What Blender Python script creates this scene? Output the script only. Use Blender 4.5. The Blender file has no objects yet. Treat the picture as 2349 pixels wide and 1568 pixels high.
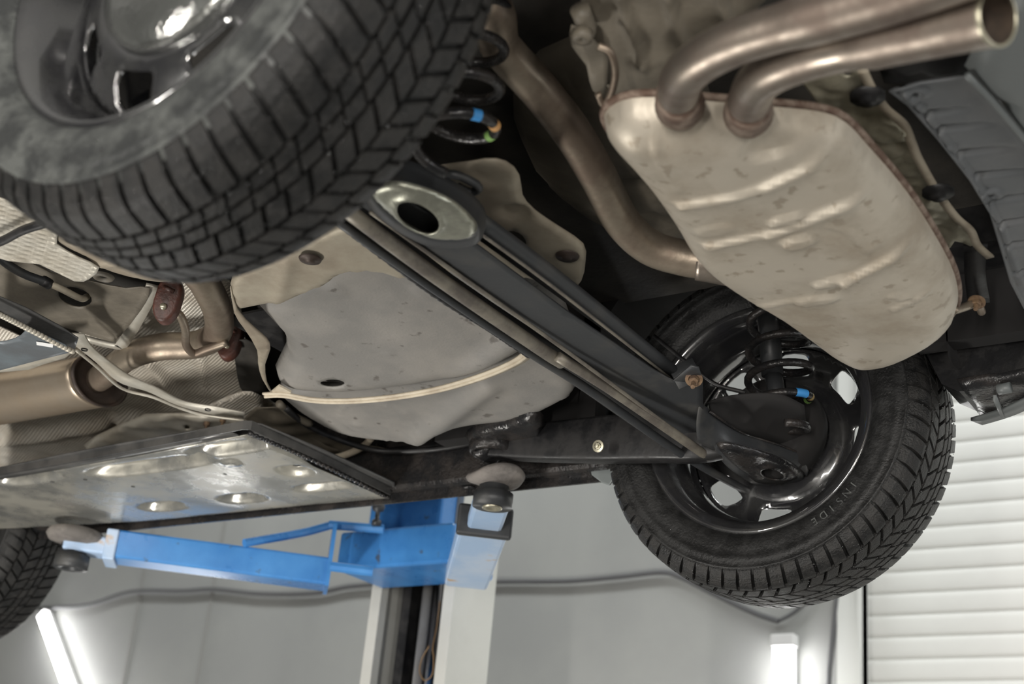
import bpy, math, random
import numpy as np
from mathutils import Vector, Matrix, geometry, noise
random.seed(4); rng = np.random.default_rng(4)
C = bpy.context.scene.collection
PI = math.pi

# ------------------------------------------------------------------ camera
CAM = np.array([1.0189, -1.5935, -0.9107])
yaw, pitch, roll = map(math.radians, (35.2373, 22.7655, 5.6533))
F_ = np.array([-math.sin(yaw)*math.cos(pitch), math.cos(yaw)*math.cos(pitch), math.sin(pitch)])
R0 = np.array([math.cos(yaw), math.sin(yaw), 0.0]); U0 = np.cross(R0, F_)
R_ = math.cos(roll)*R0 + math.sin(roll)*U0; U_ = -math.sin(roll)*R0 + math.cos(roll)*U0
FP = 3262.0
cd = bpy.data.cameras.new('camera'); cam = bpy.data.objects.new('camera', cd); C.objects.link(cam)
cd.sensor_width = 36; cd.lens = FP/2349*36
cam.matrix_world = Matrix(((R_[0], U_[0], -F_[0], CAM[0]), (R_[1], U_[1], -F_[1], CAM[1]), (R_[2], U_[2], -F_[2], CAM[2]), (0, 0, 0, 1)))
cd.dof.use_dof = True; cd.dof.focus_distance = 2.4; cd.dof.aperture_fstop = 4.0
bpy.context.scene.camera = cam
vs = bpy.context.scene.view_settings
vs.view_transform = 'Standard'; vs.look = 'None'; vs.gamma = 1; vs.use_curve_mapping = False
vs.exposure = 0.0
w = bpy.data.worlds.new('world'); bpy.context.scene.world = w; w.use_nodes = True
w.node_tree.nodes['Background'].inputs[0].default_value = (.75, .8, .85, 1)
w.node_tree.nodes['Background'].inputs[1].default_value = .12

def at(px, py, X=None, Y=None, Z=None, pl=None):
    """a point of the place: the sight line of a photograph position met with a real plane (X, Y, Z or z = a+bx+cy)"""
    d = F_ + R_*(px-1174.5)/FP - U_*(py-784.0)/FP
    if pl is not None:
        a, b, c = pl
        t = (a + b*CAM[0] + c*CAM[1] - CAM[2])/(d[2] - b*d[0] - c*d[1])
    elif X is not None: t = (X-CAM[0])/d[0]
    elif Y is not None: t = (Y-CAM[1])/d[1]
    else: t = (Z-CAM[2])/d[2]
    return Vector(CAM + d*t)

def area(name, loc, target, sx, sy, power, col):
    l = bpy.data.lights.new(name, 'AREA'); l.shape = 'RECTANGLE'; l.size = sx; l.size_y = sy
    l.energy = power; l.color = col
    o = bpy.data.objects.new(name, l); C.objects.link(o); o.location = loc
    o.rotation_euler = (Vector(target)-Vector(loc)).to_track_quat('-Z', 'Y').to_euler()
    return o
# work lamps on the near side of the workshop; floor and ceiling fill added
area('lamp_near_a', (1.5, -4.3, -1.1), (.1, 0, 0), .12, 1.8, 150, (1, .955, .89))
area('lamp_near_b', (3.6, -3.2, -1.3), (.2, 0, 0), .12, 1.5, 60, (1, .96, .90))
area('lamp_near_c', (-1.9, -4.3, -1.2), (-.8, 0, 0), .12, 1.8, 80, (1, .96, .90))
area('lamp_right_wall', (4.6, 0.6, -1.0), (0, .5, 0), .12, 1.6, 35, (.97, .99, 1))
area('fill_floor_left', (-1.7, -.4, -2.0), (-1.0, .2, 0), .9, .15, 42, (1, .97, .91))  # added fill from below to brighten the left heat shields
area('fill_ceiling_door', (1.2, 2.2, 2.3), (1.0, 3.2, -1.0), 2.4, .3, 70, (.97, 1, .98))  # added fill that lightens the back wall and shutter
area('fill_ceiling_far', (-3.2, 2.0, 2.3), (-3.2, 2.8, -1), 3.0, .3, 48, (.97, 1, .99))  # added fill to keep the grey back wall evenly light

# ------------------------------------------------------------------ materials
def mat(name, col, rough=.5, metal=0, col2=None, nscale=6, mix=(.42, .6), bump=0, bscale=60, rvar=0, coat=0, wave=None, spots=None, emit=None, alpha=None):
    m = bpy.data.materials.new(name); m.use_nodes = True
    nt = m.node_tree; N = nt.nodes; L = nt.links; b = N['Principled BSDF']
    b.inputs['Base Color'].default_value = (*col, 1); b.inputs['Roughness'].default_value = rough
    b.inputs['Metallic'].default_value = metal
    if coat: b.inputs['Coat Weight'].default_value = coat; b.inputs['Coat Roughness'].default_value = .12
    if name == 'black_wheel_steel': b.inputs['Coat IOR'].default_value = 2.1; b.inputs['Coat Roughness'].default_value = .06
    if name in ('tread_rubber', 'tyre_rubber', 'groove_shade_rubber'): b.inputs['Specular IOR Level'].default_value = .3
    tc = N.new('ShaderNodeTexCoord')
    src = None
    if col2:
        n = N.new('ShaderNodeTexNoise'); n.inputs['Scale'].default_value = nscale; n.inputs['Detail'].default_value = 8
        n.inputs['Roughness'].default_value = .62
        L.new(tc.outputs['Object'], n.inputs['Vector'])
        mr = N.new('ShaderNodeMapRange'); mr.inputs[1].default_value = mix[0]; mr.inputs[2].default_value = mix[1]
        L.new(n.outputs['Fac'], mr.inputs[0])
        mx = N.new('ShaderNodeMix'); mx.data_type = 'RGBA'
        mx.inputs[6].default_value = (*col, 1); mx.inputs[7].default_value = (*col2, 1)
        L.new(mr.outputs[0], mx.inputs[0]); src = mx.outputs[2]
        if rvar:
            r = N.new('ShaderNodeMapRange'); r.inputs[3].default_value = rough; r.inputs[4].default_value = rough+rvar
            L.new(mr.outputs[0], r.inputs[0]); L.new(r.outputs[0], b.inputs['Roughness'])
    if spots:   # (colour, scale, threshold)
        v = N.new('ShaderNodeTexNoise'); v.inputs['Scale'].default_value = spots[1]; v.inputs['Detail'].default_value = 5
        L.new(tc.outputs['Object'], v.inputs['Vector'])
        mr2 = N.new('ShaderNodeMapRange'); mr2.inputs[1].default_value = spots[2]; mr2.inputs[2].default_value = spots[2]+.06
        L.new(v.outputs['Fac'], mr2.inputs[0])
        mx2 = N.new('ShaderNodeMix'); mx2.data_type = 'RGBA'; mx2.inputs[7].default_value = (*spots[0], 1)
        if src: L.new(src, mx2.inputs[6])
        else: mx2.inputs[6].default_value = (*col, 1)
        L.new(mr2.outputs[0], mx2.inputs[0]); src = mx2.outputs[2]
    if src: L.new(src, b.inputs['Base Color'])
    hs = []
    if bump:
        n2 = N.new('ShaderNodeTexNoise'); n2.inputs['Scale'].default_value = bscale; n2.inputs['Detail'].default_value = 4
        L.new(tc.outputs['Object'], n2.inputs['Vector']); hs.append((n2.outputs['Fac'], bump))
    if wave:    # (scale, strength): dimpled sheet
        sep = N.new('ShaderNodeSeparateXYZ'); L.new(tc.outputs['Object'], sep.inputs[0])
        outs = []
        for k, (a, c_) in enumerate(((1, .35), (-.4, 1))):
            ma = N.new('ShaderNodeMath'); ma.operation = 'MULTIPLY'; ma.inputs[1].default_value = a*wave[0]; L.new(sep.outputs[0], ma.inputs[0])
            mb = N.new('ShaderNodeMath'); mb.operation = 'MULTIPLY_ADD'; mb.inputs[1].default_value = c_*wave[0]
            L.new(sep.outputs[1], mb.inputs[0]); L.new(ma.outputs[0], mb.inputs[2])
            sn = N.new('ShaderNodeMath'); sn.operation = 'SINE'; L.new(mb.outputs[0], sn.inputs[0]); outs.append(sn)
        mm = N.new('ShaderNodeMath'); mm.operation = 'MULTIPLY'; L.new(outs[0].outputs[0], mm.inputs[0]); L.new(outs[1].outputs[0], mm.inputs[1])
        hs.append((mm.outputs[0], wave[1]))
    prev = None
    for h, s in hs:
        bn = N.new('ShaderNodeBump'); bn.inputs['Strength'].default_value = s; bn.inputs['Distance'].default_value = .003
        L.new(h, bn.inputs['Height'])
        if prev: L.new(prev.outputs[0], bn.inputs['Normal'])
        prev = bn
    if prev: L.new(prev.outputs[0], b.inputs['Normal'])
    if emit: b.inputs['Emission Color'].default_value = (*emit[0], 1); b.inputs['Emission Strength'].default_value = emit[1]
    return m

M = {
 'groove': mat('groove_shade_rubber', (.008, .008, .008), .5),  # darker rubber puts the shade of the tread grooves into the colour
 'rubber': mat('tyre_rubber', (.012, .012, .012), .36, col2=(.02, .02, .02), nscale=30, bump=.5, bscale=220, rvar=.2),
 'tread': mat('tread_rubber', (.012, .012, .012), .4, col2=(.024, .023, .022), nscale=40, bump=.6, bscale=330, rvar=.15),
 'sidewall': mat('dusty_sidewall', (.035, .037, .037), .42, col2=(.095, .10, .095), nscale=26, bump=.8, bscale=130, rvar=.2),
 'rim': mat('black_wheel_steel', (.020, .020, .022), .2, 0, bump=.06, bscale=90, col2=(.03, .03, .03), nscale=14, rvar=.12, coat=.8),
 'cap': mat('hubcap_silver', (.62, .63, .61), .13, .95, bump=.3, bscale=130),
 'alu': mat('muffler_aluminised_steel', (.50, .45, .375), .5, .45, col2=(.36, .31, .245), nscale=7, mix=(.45, .66), spots=((.36, .31, .245), 45, .60), bump=.15, bscale=90, rvar=.15),
 'seam': mat('rusty_seam', (.12, .075, .055), .7, .3, col2=(.25, .19, .15), nscale=60),
 'pipe': mat('exhaust_pipe_steel', (.33, .285, .24), .34, .85, col2=(.19, .15, .125), nscale=12, mix=(.4, .62), bump=.12, bscale=60, rvar=.2),
 'pipe_old': mat('browned_pipe_steel', (.32, .27, .21), .40, .75, col2=(.20, .155, .12), nscale=10, bump=.2, bscale=70, rvar=.15),
 'tan': mat('tan_heat_shield', (.36, .32, .25), .55, .35, col2=(.25, .21, .16), nscale=6, bump=.15, bscale=80, rvar=.1),
 'foil': mat('embossed_aluminium', (.66, .62, .55), .45, .35, col2=(.48, .43, .36), nscale=5, bump=.3, bscale=18, wave=(620, .55), rvar=.15),
 'foil_plain': mat('plain_aluminium', (.60, .57, .50), .42, .45, col2=(.42, .385, .32), nscale=9, bump=.4, bscale=40, rvar=.15),
 'crumple': mat('crumpled_shield', (.50, .47, .37), .4, .7, col2=(.32, .30, .23), nscale=12, bump=.7, bscale=28, rvar=.15),
 'cream': mat('cream_coated_edge', (.52, .46, .36), .6, .1, col2=(.40, .34, .26), nscale=20, bump=.2, bscale=120),
 'tank': mat('tank_plastic', (.19, .183, .172), .5, 0, col2=(.245, .23, .21), nscale=8, mix=(.4, .66), spots=((.11, .10, .09), 30, .64), bump=.15, bscale=200, rvar=.15),
 'beam': mat('axle_paint', (.034, .036, .039), .45, .1, col2=(.06, .058, .054), nscale=14, mix=(.5, .75), bump=.1, bscale=120, rvar=.15),
 'beam_edge': mat('pale_axle_edge', (.21, .19, .155), .45, .3, col2=(.12, .105, .09), nscale=18, rvar=.1),  # paler tone for the beam edges, lower lip and bar
 'black': mat('black_paint', (.010, .010, .011), .4, .1, col2=(.018, .017, .017), nscale=20, bump=.15, bscale=90, rvar=.2),
 'gloss': mat('wet_black_paint', (.016, .016, .017), .16, .1, bump=.5, bscale=160, col2=(.03, .026, .024), nscale=20, rvar=.2),
 'under': mat('undercoat_dark', (.018, .016, .013), .75, 0, col2=(.035, .03, .024), nscale=7, bump=.3, bscale=80),
 'under_tan': mat('dusty_undercoat', (.15, .13, .10), .6, 0, col2=(.085, .073, .055), nscale=7, bump=.25, bscale=90),
 'plastic': mat('grey_bumper_plastic', (.085, .09, .095), .5, 0, bump=.08, bscale=200, col2=(.11, .112, .115), nscale=8),
 'skin': mat('bumper_skin_grey', (.12, .13, .13), .45, 0, bump=.05, bscale=200),
 'tray': mat('tray_wet_grey', (.34, .34, .32), .18, .65, col2=(.50, .48, .42), nscale=7, bump=.12, bscale=60, rvar=.22),
 'tray_dark': mat('tray_rim_dark', (.09, .088, .085), .3, .2, bump=.2, bscale=90, col2=(.05, .05, .05), nscale=9),
 'bluegrey': mat('blue_grey_panel', (.16, .19, .21), .4, .3, bump=.1, bscale=60, col2=(.12, .13, .14), nscale=6),
 'blue': mat('lift_blue_paint', (.04, .175, .46), .25, 0, col2=(.06, .24, .56), nscale=4, spots=((.06, .09, .14), 26, .66), bump=.08, bscale=40, rvar=.1),
 'blue_pale': mat('lift_blue_pale', (.33, .47, .68), .4, .1, col2=(.45, .55, .70), nscale=6, spots=((.50, .32, .16), 12, .66), bump=.1, bscale=50),  # paler blue with brown spots for the rear arm, tubes and collar
 'lift_white': mat('lift_column_cream', (.55, .55, .52), .45, 0, col2=(.50, .50, .47), nscale=3),
 'lift_grey': mat('lift_column_grey', (.27, .27, .27), .45, 0, col2=(.2, .19, .18), nscale=3),
 'chrome': mat('cylinder_chrome', (.6, .6, .63), .14, 1),
 'pad': mat('grey_rubber_pad', (.11, .10, .093), .8, 0, col2=(.19, .172, .158), nscale=16, bump=.4, bscale=120),
 'water': mat('water_drop', (.02, .02, .02), .03, coat=1),
 'mouth': mat('brown_pipe_lining', (.13, .095, .07), .6, .3, col2=(.07, .055, .045), nscale=30),  # dark brown tone inside the outlet pipe ends
 'rust_dark': mat('dark_rust', (.035, .026, .022), .55, .4, col2=(.055, .038, .03), nscale=18, bump=.3, bscale=90),
 'rust': mat('rusty_bolt', (.20, .13, .075), .7, .3, col2=(.12, .075, .05), nscale=60, bump=.5, bscale=200),
 'redrubber': mat('red_brown_rubber', (.085, .026, .016), .5, 0, col2=(.045, .018, .013), nscale=40, bump=.4, bscale=150),
 'brass': mat('worn_zinc', (.45, .42, .32), .35, .8),
 'bushing': mat('bare_aluminium_arm', (.46, .46, .38), .34, .8, col2=(.30, .30, .25), nscale=20, bump=.2, bscale=90, rvar=.1),
 'wall': mat('wall_grey_paint', (.33, .335, .325), .62, 0, col2=(.30, .305, .30), nscale=1.2, bump=.03, bscale=30),
 'wallseam': mat('wall_seam', (.27, .27, .26), .6),
 'shutter': mat('white_shutter', (.74, .745, .72), .4, 0, col2=(.70, .70, .68), nscale=2),
 'jamb': mat('white_jamb', (.66, .67, .65), .45),
 'gap': mat('dark_gap', (.05, .05, .05), .8),
 'floor': mat('floor_concrete', (.17, .165, .16), .45, 0, col2=(.12, .12, .115), nscale=2),
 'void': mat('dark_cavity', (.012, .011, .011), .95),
 'silencer': mat('heat_stained_silencer', (.46, .39, .31), .34, .8, col2=(.33, .25, .17), nscale=4, mix=(.4, .7), bump=.06, bscale=60, rvar=.1),
 'ceil': mat('ceiling_paint', (.5, .5, .5), .8),
 'cable': mat('grey_cable', (.10, .10, .105), .5),
 'lampend': mat('white_lamp_cap', (.75, .75, .75), .5),
 'tube': mat('lamp_diffuser', (.9, .9, .9), .5, emit=((1, .99, .97), 22)),
 'c_blue': mat('paint_mark_blue', (.05, .28, .65), .5), 'c_orange': mat('paint_mark_orange', (.62, .33, .12), .5), 'c_green': mat('paint_mark_green', (.25, .45, .12), .5),
 'c_tan': mat('paint_mark_tan', (.40, .28, .10), .5),
 'flap': mat('grey_mud_flap', (.20, .22, .22), .35, .1, bump=.1, bscale=80),
 'wire': mat('brown_wire', (.18, .11, .05), .5),
}

# ------------------------------------------------------------------ builders
def wloc(p):
    v = Vector((0, 0, 0))
    while p: v += p.location; p = p.parent
    return v
def obj(name, verts, faces, m, parent=None, smooth=True, solid=0, bevel=0, label=None, kind=None):
    me = bpy.data.meshes.new(name)
    off = wloc(parent)
    me.from_pydata([tuple(Vector(v)-off) for v in verts], [], [tuple(f) for f in faces]); me.validate(); me.update()
    me.materials.append(M[m] if isinstance(m, str) else m)
    if smooth: me.polygons.foreach_set('use_smooth', [True]*len(me.polygons))
    o = bpy.data.objects.new(name, me); C.objects.link(o); o.parent = parent
    if bevel:
        b = o.modifiers.new('b', 'BEVEL'); b.width = bevel; b.segments = 2; b.limit_method = 'ANGLE'; b.angle_limit = .6
    if solid:
        s = o.modifiers.new('s', 'SOLIDIFY'); s.thickness = solid; s.offset = 0
    if label: o['label'] = label
    if kind: o['kind'] = kind
    return o
def empty(name, loc, label=None, cat=None, group=None, kind=None, parent=None):
    o = bpy.data.objects.new(name, None); C.objects.link(o); o.parent = parent
    o.location = Vector(loc) - wloc(parent); o.empty_display_size = .1
    if label: o['label'] = label
    if cat: o['category'] = cat
    if group: o['group'] = group
    if kind: o['kind'] = kind
    return o
def merge(*parts):
    V, Fc = [], []
    for v, f in parts:
        n = len(V); V += [tuple(x) for x in v]; Fc += [tuple(i+n for i in q) for q in f]
    return V, Fc
def box(x0, x1, y0, y1, z0, z1):
    v = [(x, y, z) for x in (x0, x1) for y in (y0, y1) for z in (z0, z1)]
    return v, [(0, 1, 3, 2), (4, 6, 7, 5), (0, 4, 5, 1), (2, 3, 7, 6), (0, 2, 6, 4), (1, 5, 7, 3)]
def spline(pts, n=8):
    P = [Vector(p) for p in pts]
    if len(P) < 3 or n < 2: return P
    out = []
    for i in range(len(P)-1):
        p0 = P[i-1] if i else P[0]*2-P[1]; p1 = P[i]; p2 = P[i+1]; p3 = P[i+2] if i+2 < len(P) else P[-1]*2-P[-2]
        for k in range(n):
            t = k/n
            out.append(.5*((2*p1)+(p2-p0)*t+(2*p0-5*p1+4*p2-p3)*t*t+(3*p1-p0-3*p2+p3)*t**3))
    out.append(P[-1]); return out
def frames(P):
    T = [(P[min(i+1, len(P)-1)]-P[max(i-1, 0)]).normalized() for i in range(len(P))]
    up = Vector((0, 0, 1)) if abs(T[0].z) < .9 else Vector((1, 0, 0))
    n = (up - T[0]*up.dot(T[0])).normalized(); out = []
    for t in T:
        n = (n - t*n.dot(t)).normalized(); out.append((t, n, t.cross(n)))
    return out
def tube(pts, r, n=8, seg=14, cap=True, flat=1.0, hollow=0):
    """round (or oval) bar along a smoothed path; r is one radius or a function of 0..1"""
    P = spline(pts, n); Fr = frames(P); V = []; Fc = []
    for i, (p, (t, a, b)) in enumerate(zip(P, Fr)):
        rr = r(i/(len(P)-1)) if callable(r) else r
        for k in range(seg):
            th = 2*PI*k/seg
            V.append(p + a*(rr*flat*math.cos(th)) + b*(rr*math.sin(th)))
    for i in range(len(P)-1):
        for k in range(seg):
            Fc.append((i*seg+k, i*seg+(k+1) % seg, (i+1)*seg+(k+1) % seg, (i+1)*seg+k))
    if hollow:
        i0 = (len(P)-1)*seg; n0 = len(V); p = P[-1]; t, a, b = Fr[-1]; rr = r(1) if callable(r) else r
        for d in (0, .09):
            for k in range(seg):
                th = 2*PI*k/seg; V.append(p - t*d + (a*math.cos(th)+b*math.sin(th))*(rr-hollow))
        for k in range(seg):
            k2 = (k+1) % seg
            Fc.append((i0+k, i0+k2, n0+k2, n0+k)); Fc.append((n0+k, n0+k2, n0+seg+k2, n0+seg+k))
        Fc.append(tuple(n0+seg+k for k in range(seg))); Fc.append(tuple(range(seg-1, -1, -1)))
    elif cap:
        Fc.append(tuple(range(seg-1, -1, -1))); Fc.append(tuple((len(P)-1)*seg+k for k in range(seg)))
    return V, Fc
def bar(pts, wid, hgt, n=8, up=(0, 0, 1)):
    """rectangular bar / strip along a path, wid across, hgt along up"""
    P = spline(pts, n); up = Vector(up); V = []; Fc = []
    for i, p in enumerate(P):
        t = (P[min(i+1, len(P)-1)]-P[max(i-1, 0)]).normalized(); s = t.cross(up).normalized(); u = s.cross(t).normalized()
        ww = wid(i/(len(P)-1)) if callable(wid) else wid; hh = hgt(i/(len(P)-1)) if callable(hgt) else hgt
        for a, b in ((-1, -1), (1, -1), (1, 1), (-1, 1)): V.append(p+s*(a*ww/2)+u*(b*hh/2))
    for i in range(len(P)-1):
        for k in range(4): Fc.append((i*4+k, i*4+(k+1) % 4, i*4+4+(k+1) % 4, i*4+4+k))
    Fc += [(3, 2, 1, 0), tuple((len(P)-1)*4+k for k in range(4))]
    return V, Fc
def lathe(prof, c, axis=(0, 1, 0), seg=48, closed=False):
    """revolve (radius, distance along axis) about the axis through c"""
    ax = Vector(axis).normalized(); c = Vector(c)
    ref = Vector((1, 0, 0)) if abs(ax.x) < .9 else Vector((0, 1, 0))
    a = (ref-ax*ref.dot(ax)).normalized(); b = ax.cross(a)
    V = [c+ax*h+(a*math.cos(2*PI*k/seg)+b*math.sin(2*PI*k/seg))*max(r, 1e-5) for r, h in prof for k in range(seg)]
    Fc = []; n = len(prof)
    for i in range(n if closed else n-1):
        j = (i+1) % n
        for k in range(seg): Fc.append((i*seg+k, i*seg+(k+1) % seg, j*seg+(k+1) % seg, j*seg+k))
    return V, Fc
def segd(P, a, b):
    a = np.array(a); b = np.array(b); ab = b-a; t = np.clip(((P-a)@ab)/max((ab@ab), 1e-12), 0, 1)
    return np.sqrt(((P-(a+t[:, None]*ab))**2).sum(1))
def inside(P, poly):
    x, y = P[:, 0], P[:, 1]; ins = np.zeros(len(P), bool); n = len(poly)
    for i in range(n):
        x0, y0 = poly[i][:2]; x1, y1 = poly[(i+1) % n][:2]
        if y0 == y1: continue
        c = ((y0 > y) != (y1 > y)) & (x < (x1-x0)*(y-y0)/(y1-y0)+x0); ins ^= c
    return ins
def smoothloop(poly, n=4):
    P = [Vector((p[0], p[1], 0)) for p in poly]; out = []; N = len(P)
    for i in range(N):
        p0, p1, p2, p3 = P[i-1], P[i], P[(i+1) % N], P[(i+2) % N]
        for k in range(n):
            t = k/n
            v = .5*((2*p1)+(p2-p0)*t+(2*p0-5*p1+4*p2-p3)*t*t+(3*p1-p0-3*p2+p3)*t**3); out.append((v.x, v.y))
    return out
def sheet(outline, step, hfun, holes=(), smooth=3):
    """triangulated sheet inside an outline, heights from hfun(P, distance to the edge) -> numpy"""
    ol = smoothloop(outline, smooth) if smooth else [tuple(p[:2]) for p in outline]
    hl = [list(h) for h in holes]
    xs = [p[0] for p in ol]; ys = [p[1] for p in ol]
    gx = np.arange(min(xs), max(xs), step); gy = np.arange(min(ys), max(ys), step)
    G = np.array([(x+(.5*step if j % 2 else 0), y) for j, y in enumerate(gy) for x in gx])
    d = np.full(len(G), 1e9); keep = inside(G, ol)
    for i in range(len(ol)): d = np.minimum(d, segd(G, ol[i], ol[(i+1) % len(ol)]))
    for h in hl:
        keep &= ~inside(G, h)
        for i in range(len(h)): d = np.minimum(d, segd(G, h[i], h[(i+1) % len(h)]))
    G = G[keep & (d > step*.45)]
    pts = [Vector(p) for p in ol]; edges = [(i, (i+1) % len(ol)) for i in range(len(ol))]
    for h in hl:
        n = len(pts); pts += [Vector(p[:2]) for p in h]; edges += [(n+i, n+(i+1) % len(h)) for i in range(len(h))]
    pts += [Vector(p) for p in G]
    v, e, f, *_ = geometry.delaunay_2d_cdt(pts, edges, [], 1, 1e-6)
    P = np.array([tuple(a) for a in v]); f = np.array([tuple(q) for q in f])
    cen = P[f].mean(1)
    ok = inside(cen, ol)
    for h in hl: ok &= ~inside(cen, h)
    f = f[ok]
    D = np.full(len(P), 1e9)
    for i in range(len(ol)): D = np.minimum(D, segd(P, ol[i], ol[(i+1) % len(ol)]))
    z = hfun(P, D)
    return [(P[i, 0], P[i, 1], z[i]) for i in range(len(P))], [tuple(map(int, q)) for q in f], ol
def edge_round(D, wdt, h):
    """quarter-round rise h within wdt of the edge"""
    t = np.clip(1-D/wdt, 0, 1); return h*(1-np.sqrt(np.clip(1-t*t, 0, 1)))
def plane_h(pl): return lambda P: pl[0]+pl[1]*P[:, 0]+pl[2]*P[:, 1]
def ridge(P, a, b, wd, h): return -h*np.exp(-(segd(P, a, b)/wd)**2)
def plateau(P, c, rx, ry, ang, h, soft=.25):
    q = P-np.array(c); ca, sa = math.cos(ang), math.sin(ang)
    u = (q[:, 0]*ca+q[:, 1]*sa)/rx; v = (-q[:, 0]*sa+q[:, 1]*ca)/ry
    r = (np.abs(u)**2.6+np.abs(v)**2.6)**(1/2.6)
    t = np.clip((1+soft-r)/(2*soft), 0, 1); return -h*t*t*(3-2*t)
def nz(P, s, seed=0):
    return np.array([noise.noise((x*s+seed, y*s, seed*3.1)) for x, y in P])
def pts_on(pxs, pl): return [at(a, b, pl=pl) for a, b in pxs]
def oval(c, rx, ry, ang, n=16):
    return [(c[0]+rx*math.cos(t)*math.cos(ang)-ry*math.sin(t)*math.sin(ang), c[1]+rx*math.cos(t)*math.sin(ang)+ry*math.sin(t)*math.cos(ang)) for t in [2*PI*k/n for k in range(n)]]
def ovpx(cx, cy, rx, ry, pl, ang=0, n=16):
    """an oval opening given by its photograph position, on its real plane"""
    return [tuple(at(cx+rx*math.cos(t)*math.cos(ang)-ry*math.sin(t)*math.sin(ang), cy+rx*math.cos(t)*math.sin(ang)+ry*math.sin(t)*math.cos(ang), pl=pl)[:2]) for t in [2*PI*k/n for k in range(n)]]
def panel(name, pxs, pl, m, parent, step=.012, hf=None, holes=(), solid=.002, smooth=2, label=None, rim=0, rimw=.01):
    ol = [p[:2] for p in pts_on(pxs, pl)]; base = plane_h(pl)
    def H(P, D):
        z = base(P)
        if rim: z = z+edge_round(D, rimw, rim)
        if hf: z = z+hf(P, D)
        return z
    v, f, _ = sheet(ol, step, H, [ovpx(*h[:4], pl, *(h[4:])) for h in holes], smooth)
    return obj(name, v, f, m, parent, solid=solid, label=label)
def bolt(name, c, axis, r, m, parent, h=.008, washer=True):
    c = Vector(c); ax = Vector(axis).normalized(); parts = []
    if washer: parts.append(lathe([(0, -.001), (r*1.9, -.001), (r*1.9, .0025), (r*1.2, .003)], c, ax, 18))
    parts.append(lathe([(r*1.15, 0), (r*1.15, h*.7), (r*.9, h*.8), (0, h*.8)], c, ax, 6))
    parts.append(lathe([(r*.5, h*.8), (r*.5, h*1.6), (0, h*1.65)], c, ax, 10))
    return obj(name, *merge(*parts), m, parent, smooth=False)

# ------------------------------------------------------------------ the workshop
FZ = -2.3; WY = 3.3
def wall(name, v, f, m='wall'): return obj(name, v, f, m, smooth=False, kind='structure')
wall('floor', *box(-7, 5, -5, WY, FZ-.05, FZ), 'floor')
wall('ceiling', *box(-7, 5, -5, WY, 2.6, 2.65), 'ceil')
wall('wall_left', *box(-7.1, -7, -5, WY, FZ, 2.6))
wall('wall_right', *box(5, 5.1, -5, WY, FZ, 2.6))
wall('wall_front', *box(-7, 5, -5.1, -5, FZ, 2.6))
JX = -.87; SX = -.775
# back wall with the door opening
wb = wall('wall_back', *merge(box(-7, JX, WY, WY+.12, FZ, 2.6), box(2.9, 5, WY, WY+.12, FZ, 2.6), box(JX, 2.9, WY, WY+.12, 1.7, 2.6)))
for px, y0 in ((325, 1350), (490, 1350)):   # board joints on the wall
    X = at(px, y0, Y=WY).x
    obj('wall_joint', *box(X-.012, X+.012, WY-.006, WY+.001, FZ, 2.2), 'wallseam', wb, smooth=False, bevel=.004)
dr = empty('door_1', (1, WY, FZ), kind='structure')
zz = FZ; n = 0
p_ = .0783
phase = (at(2200, 1100, Y=WY).z-FZ) % p_
zz = FZ+phase-p_
slat_me = None
while zz < 1.68:
    prof = [(0, .010), (.003, .001), (.01, -.002), (.03, -.004), (.055, -.005), (.070, -.003), (.0745, .001), (.0755, .010), (.0783, .010)]
    if slat_me is None:
        V = [(x, y, z) for x in (SX-.05, 2.95) for z, y in prof]
        k = len(prof); Fc = [(i, i+1, k+i+1, k+i) for i in range(k-1)]
        slat = obj('slat', [(x, WY+.03+y, z+zz) for x, y, z in V], Fc, 'shutter', dr, smooth=True)
        slat.data.transform(Matrix.Translation((1, WY, 0))); slat.location = (-1, -WY, 0); slat_me = slat; z0 = zz
    else:
        o = slat_me.copy(); C.objects.link(o); o.parent = dr; o.location = slat_me.location + Vector((0, 0, zz-z0))
    zz += p_
wall('trim_1', *merge(box(JX, SX, WY-.03, WY+.02, FZ, 1.75), box(SX-.012, SX, WY-.05, WY+.03, FZ, 1.75)), 'jamb')
wall('slat_gap_shade', *box(SX, 2.9, WY+.055, WY+.06, FZ, 1.75), 'gap')  # dark sheet behind the slats stands for the shade in their gaps

# lamps on the back wall
def lamp(pa, pb, wid, cap, label):
    a = at(*pa, Y=WY-.065); b = at(*pb, Y=WY-.065); d = (b-a).normalized(); s = d.cross(Vector((0, 1, 0))).normalized()
    t = empty('tube_lamp', b, label, 'lamp', 'tube lamps on the back wall')
    def bx(p, q, w_, y0, y1):
        V = [c+s*(k*w_/2)+Vector((0, y, 0)) for c in (p, q) for k in (-1, 1) for y in (y0, y1)]
        return V, [(0, 1, 3, 2), (4, 6, 7, 5), (0, 4, 5, 1), (2, 3, 7, 6), (0, 2, 6, 4), (1, 5, 7, 3)]
    obj('housing', *bx(a, b, wid*.7, .02, .05), 'lampend', t, smooth=False)
    obj('diffuser', *bx(a+d*cap, b-d*cap, wid*.86, -.02, .02), 'tube', t, bevel=.01)
    obj('end_cap', *bx(a, a+d*cap, wid, -.02, .03), 'lampend', t, smooth=False, bevel=.004)
    obj('end_cap', *bx(b-d*cap, b, wid, -.02, .03), 'lampend', t, smooth=False, bevel=.004)
    return t
lamp((1798, 1455), (1797, 2270), .09, .045, 'upright white tube lamp on the grey wall left of the shutter jamb')
lamp((97, 1405), (370, 2160), .062, .012, 'slanting white tube lamp on the grey wall at the lower left')
def cable(pxs, r, label, group=None, name='wall_cable'):
    v, f = tube([at(a, b, Y=WY-.012-r) for a, b in pxs], r, 6, 8)
    o = obj(name, v, f, 'cable'); o['label'] = label; o['category'] = 'cable'
    if group: o['group'] = group
    return o
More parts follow.
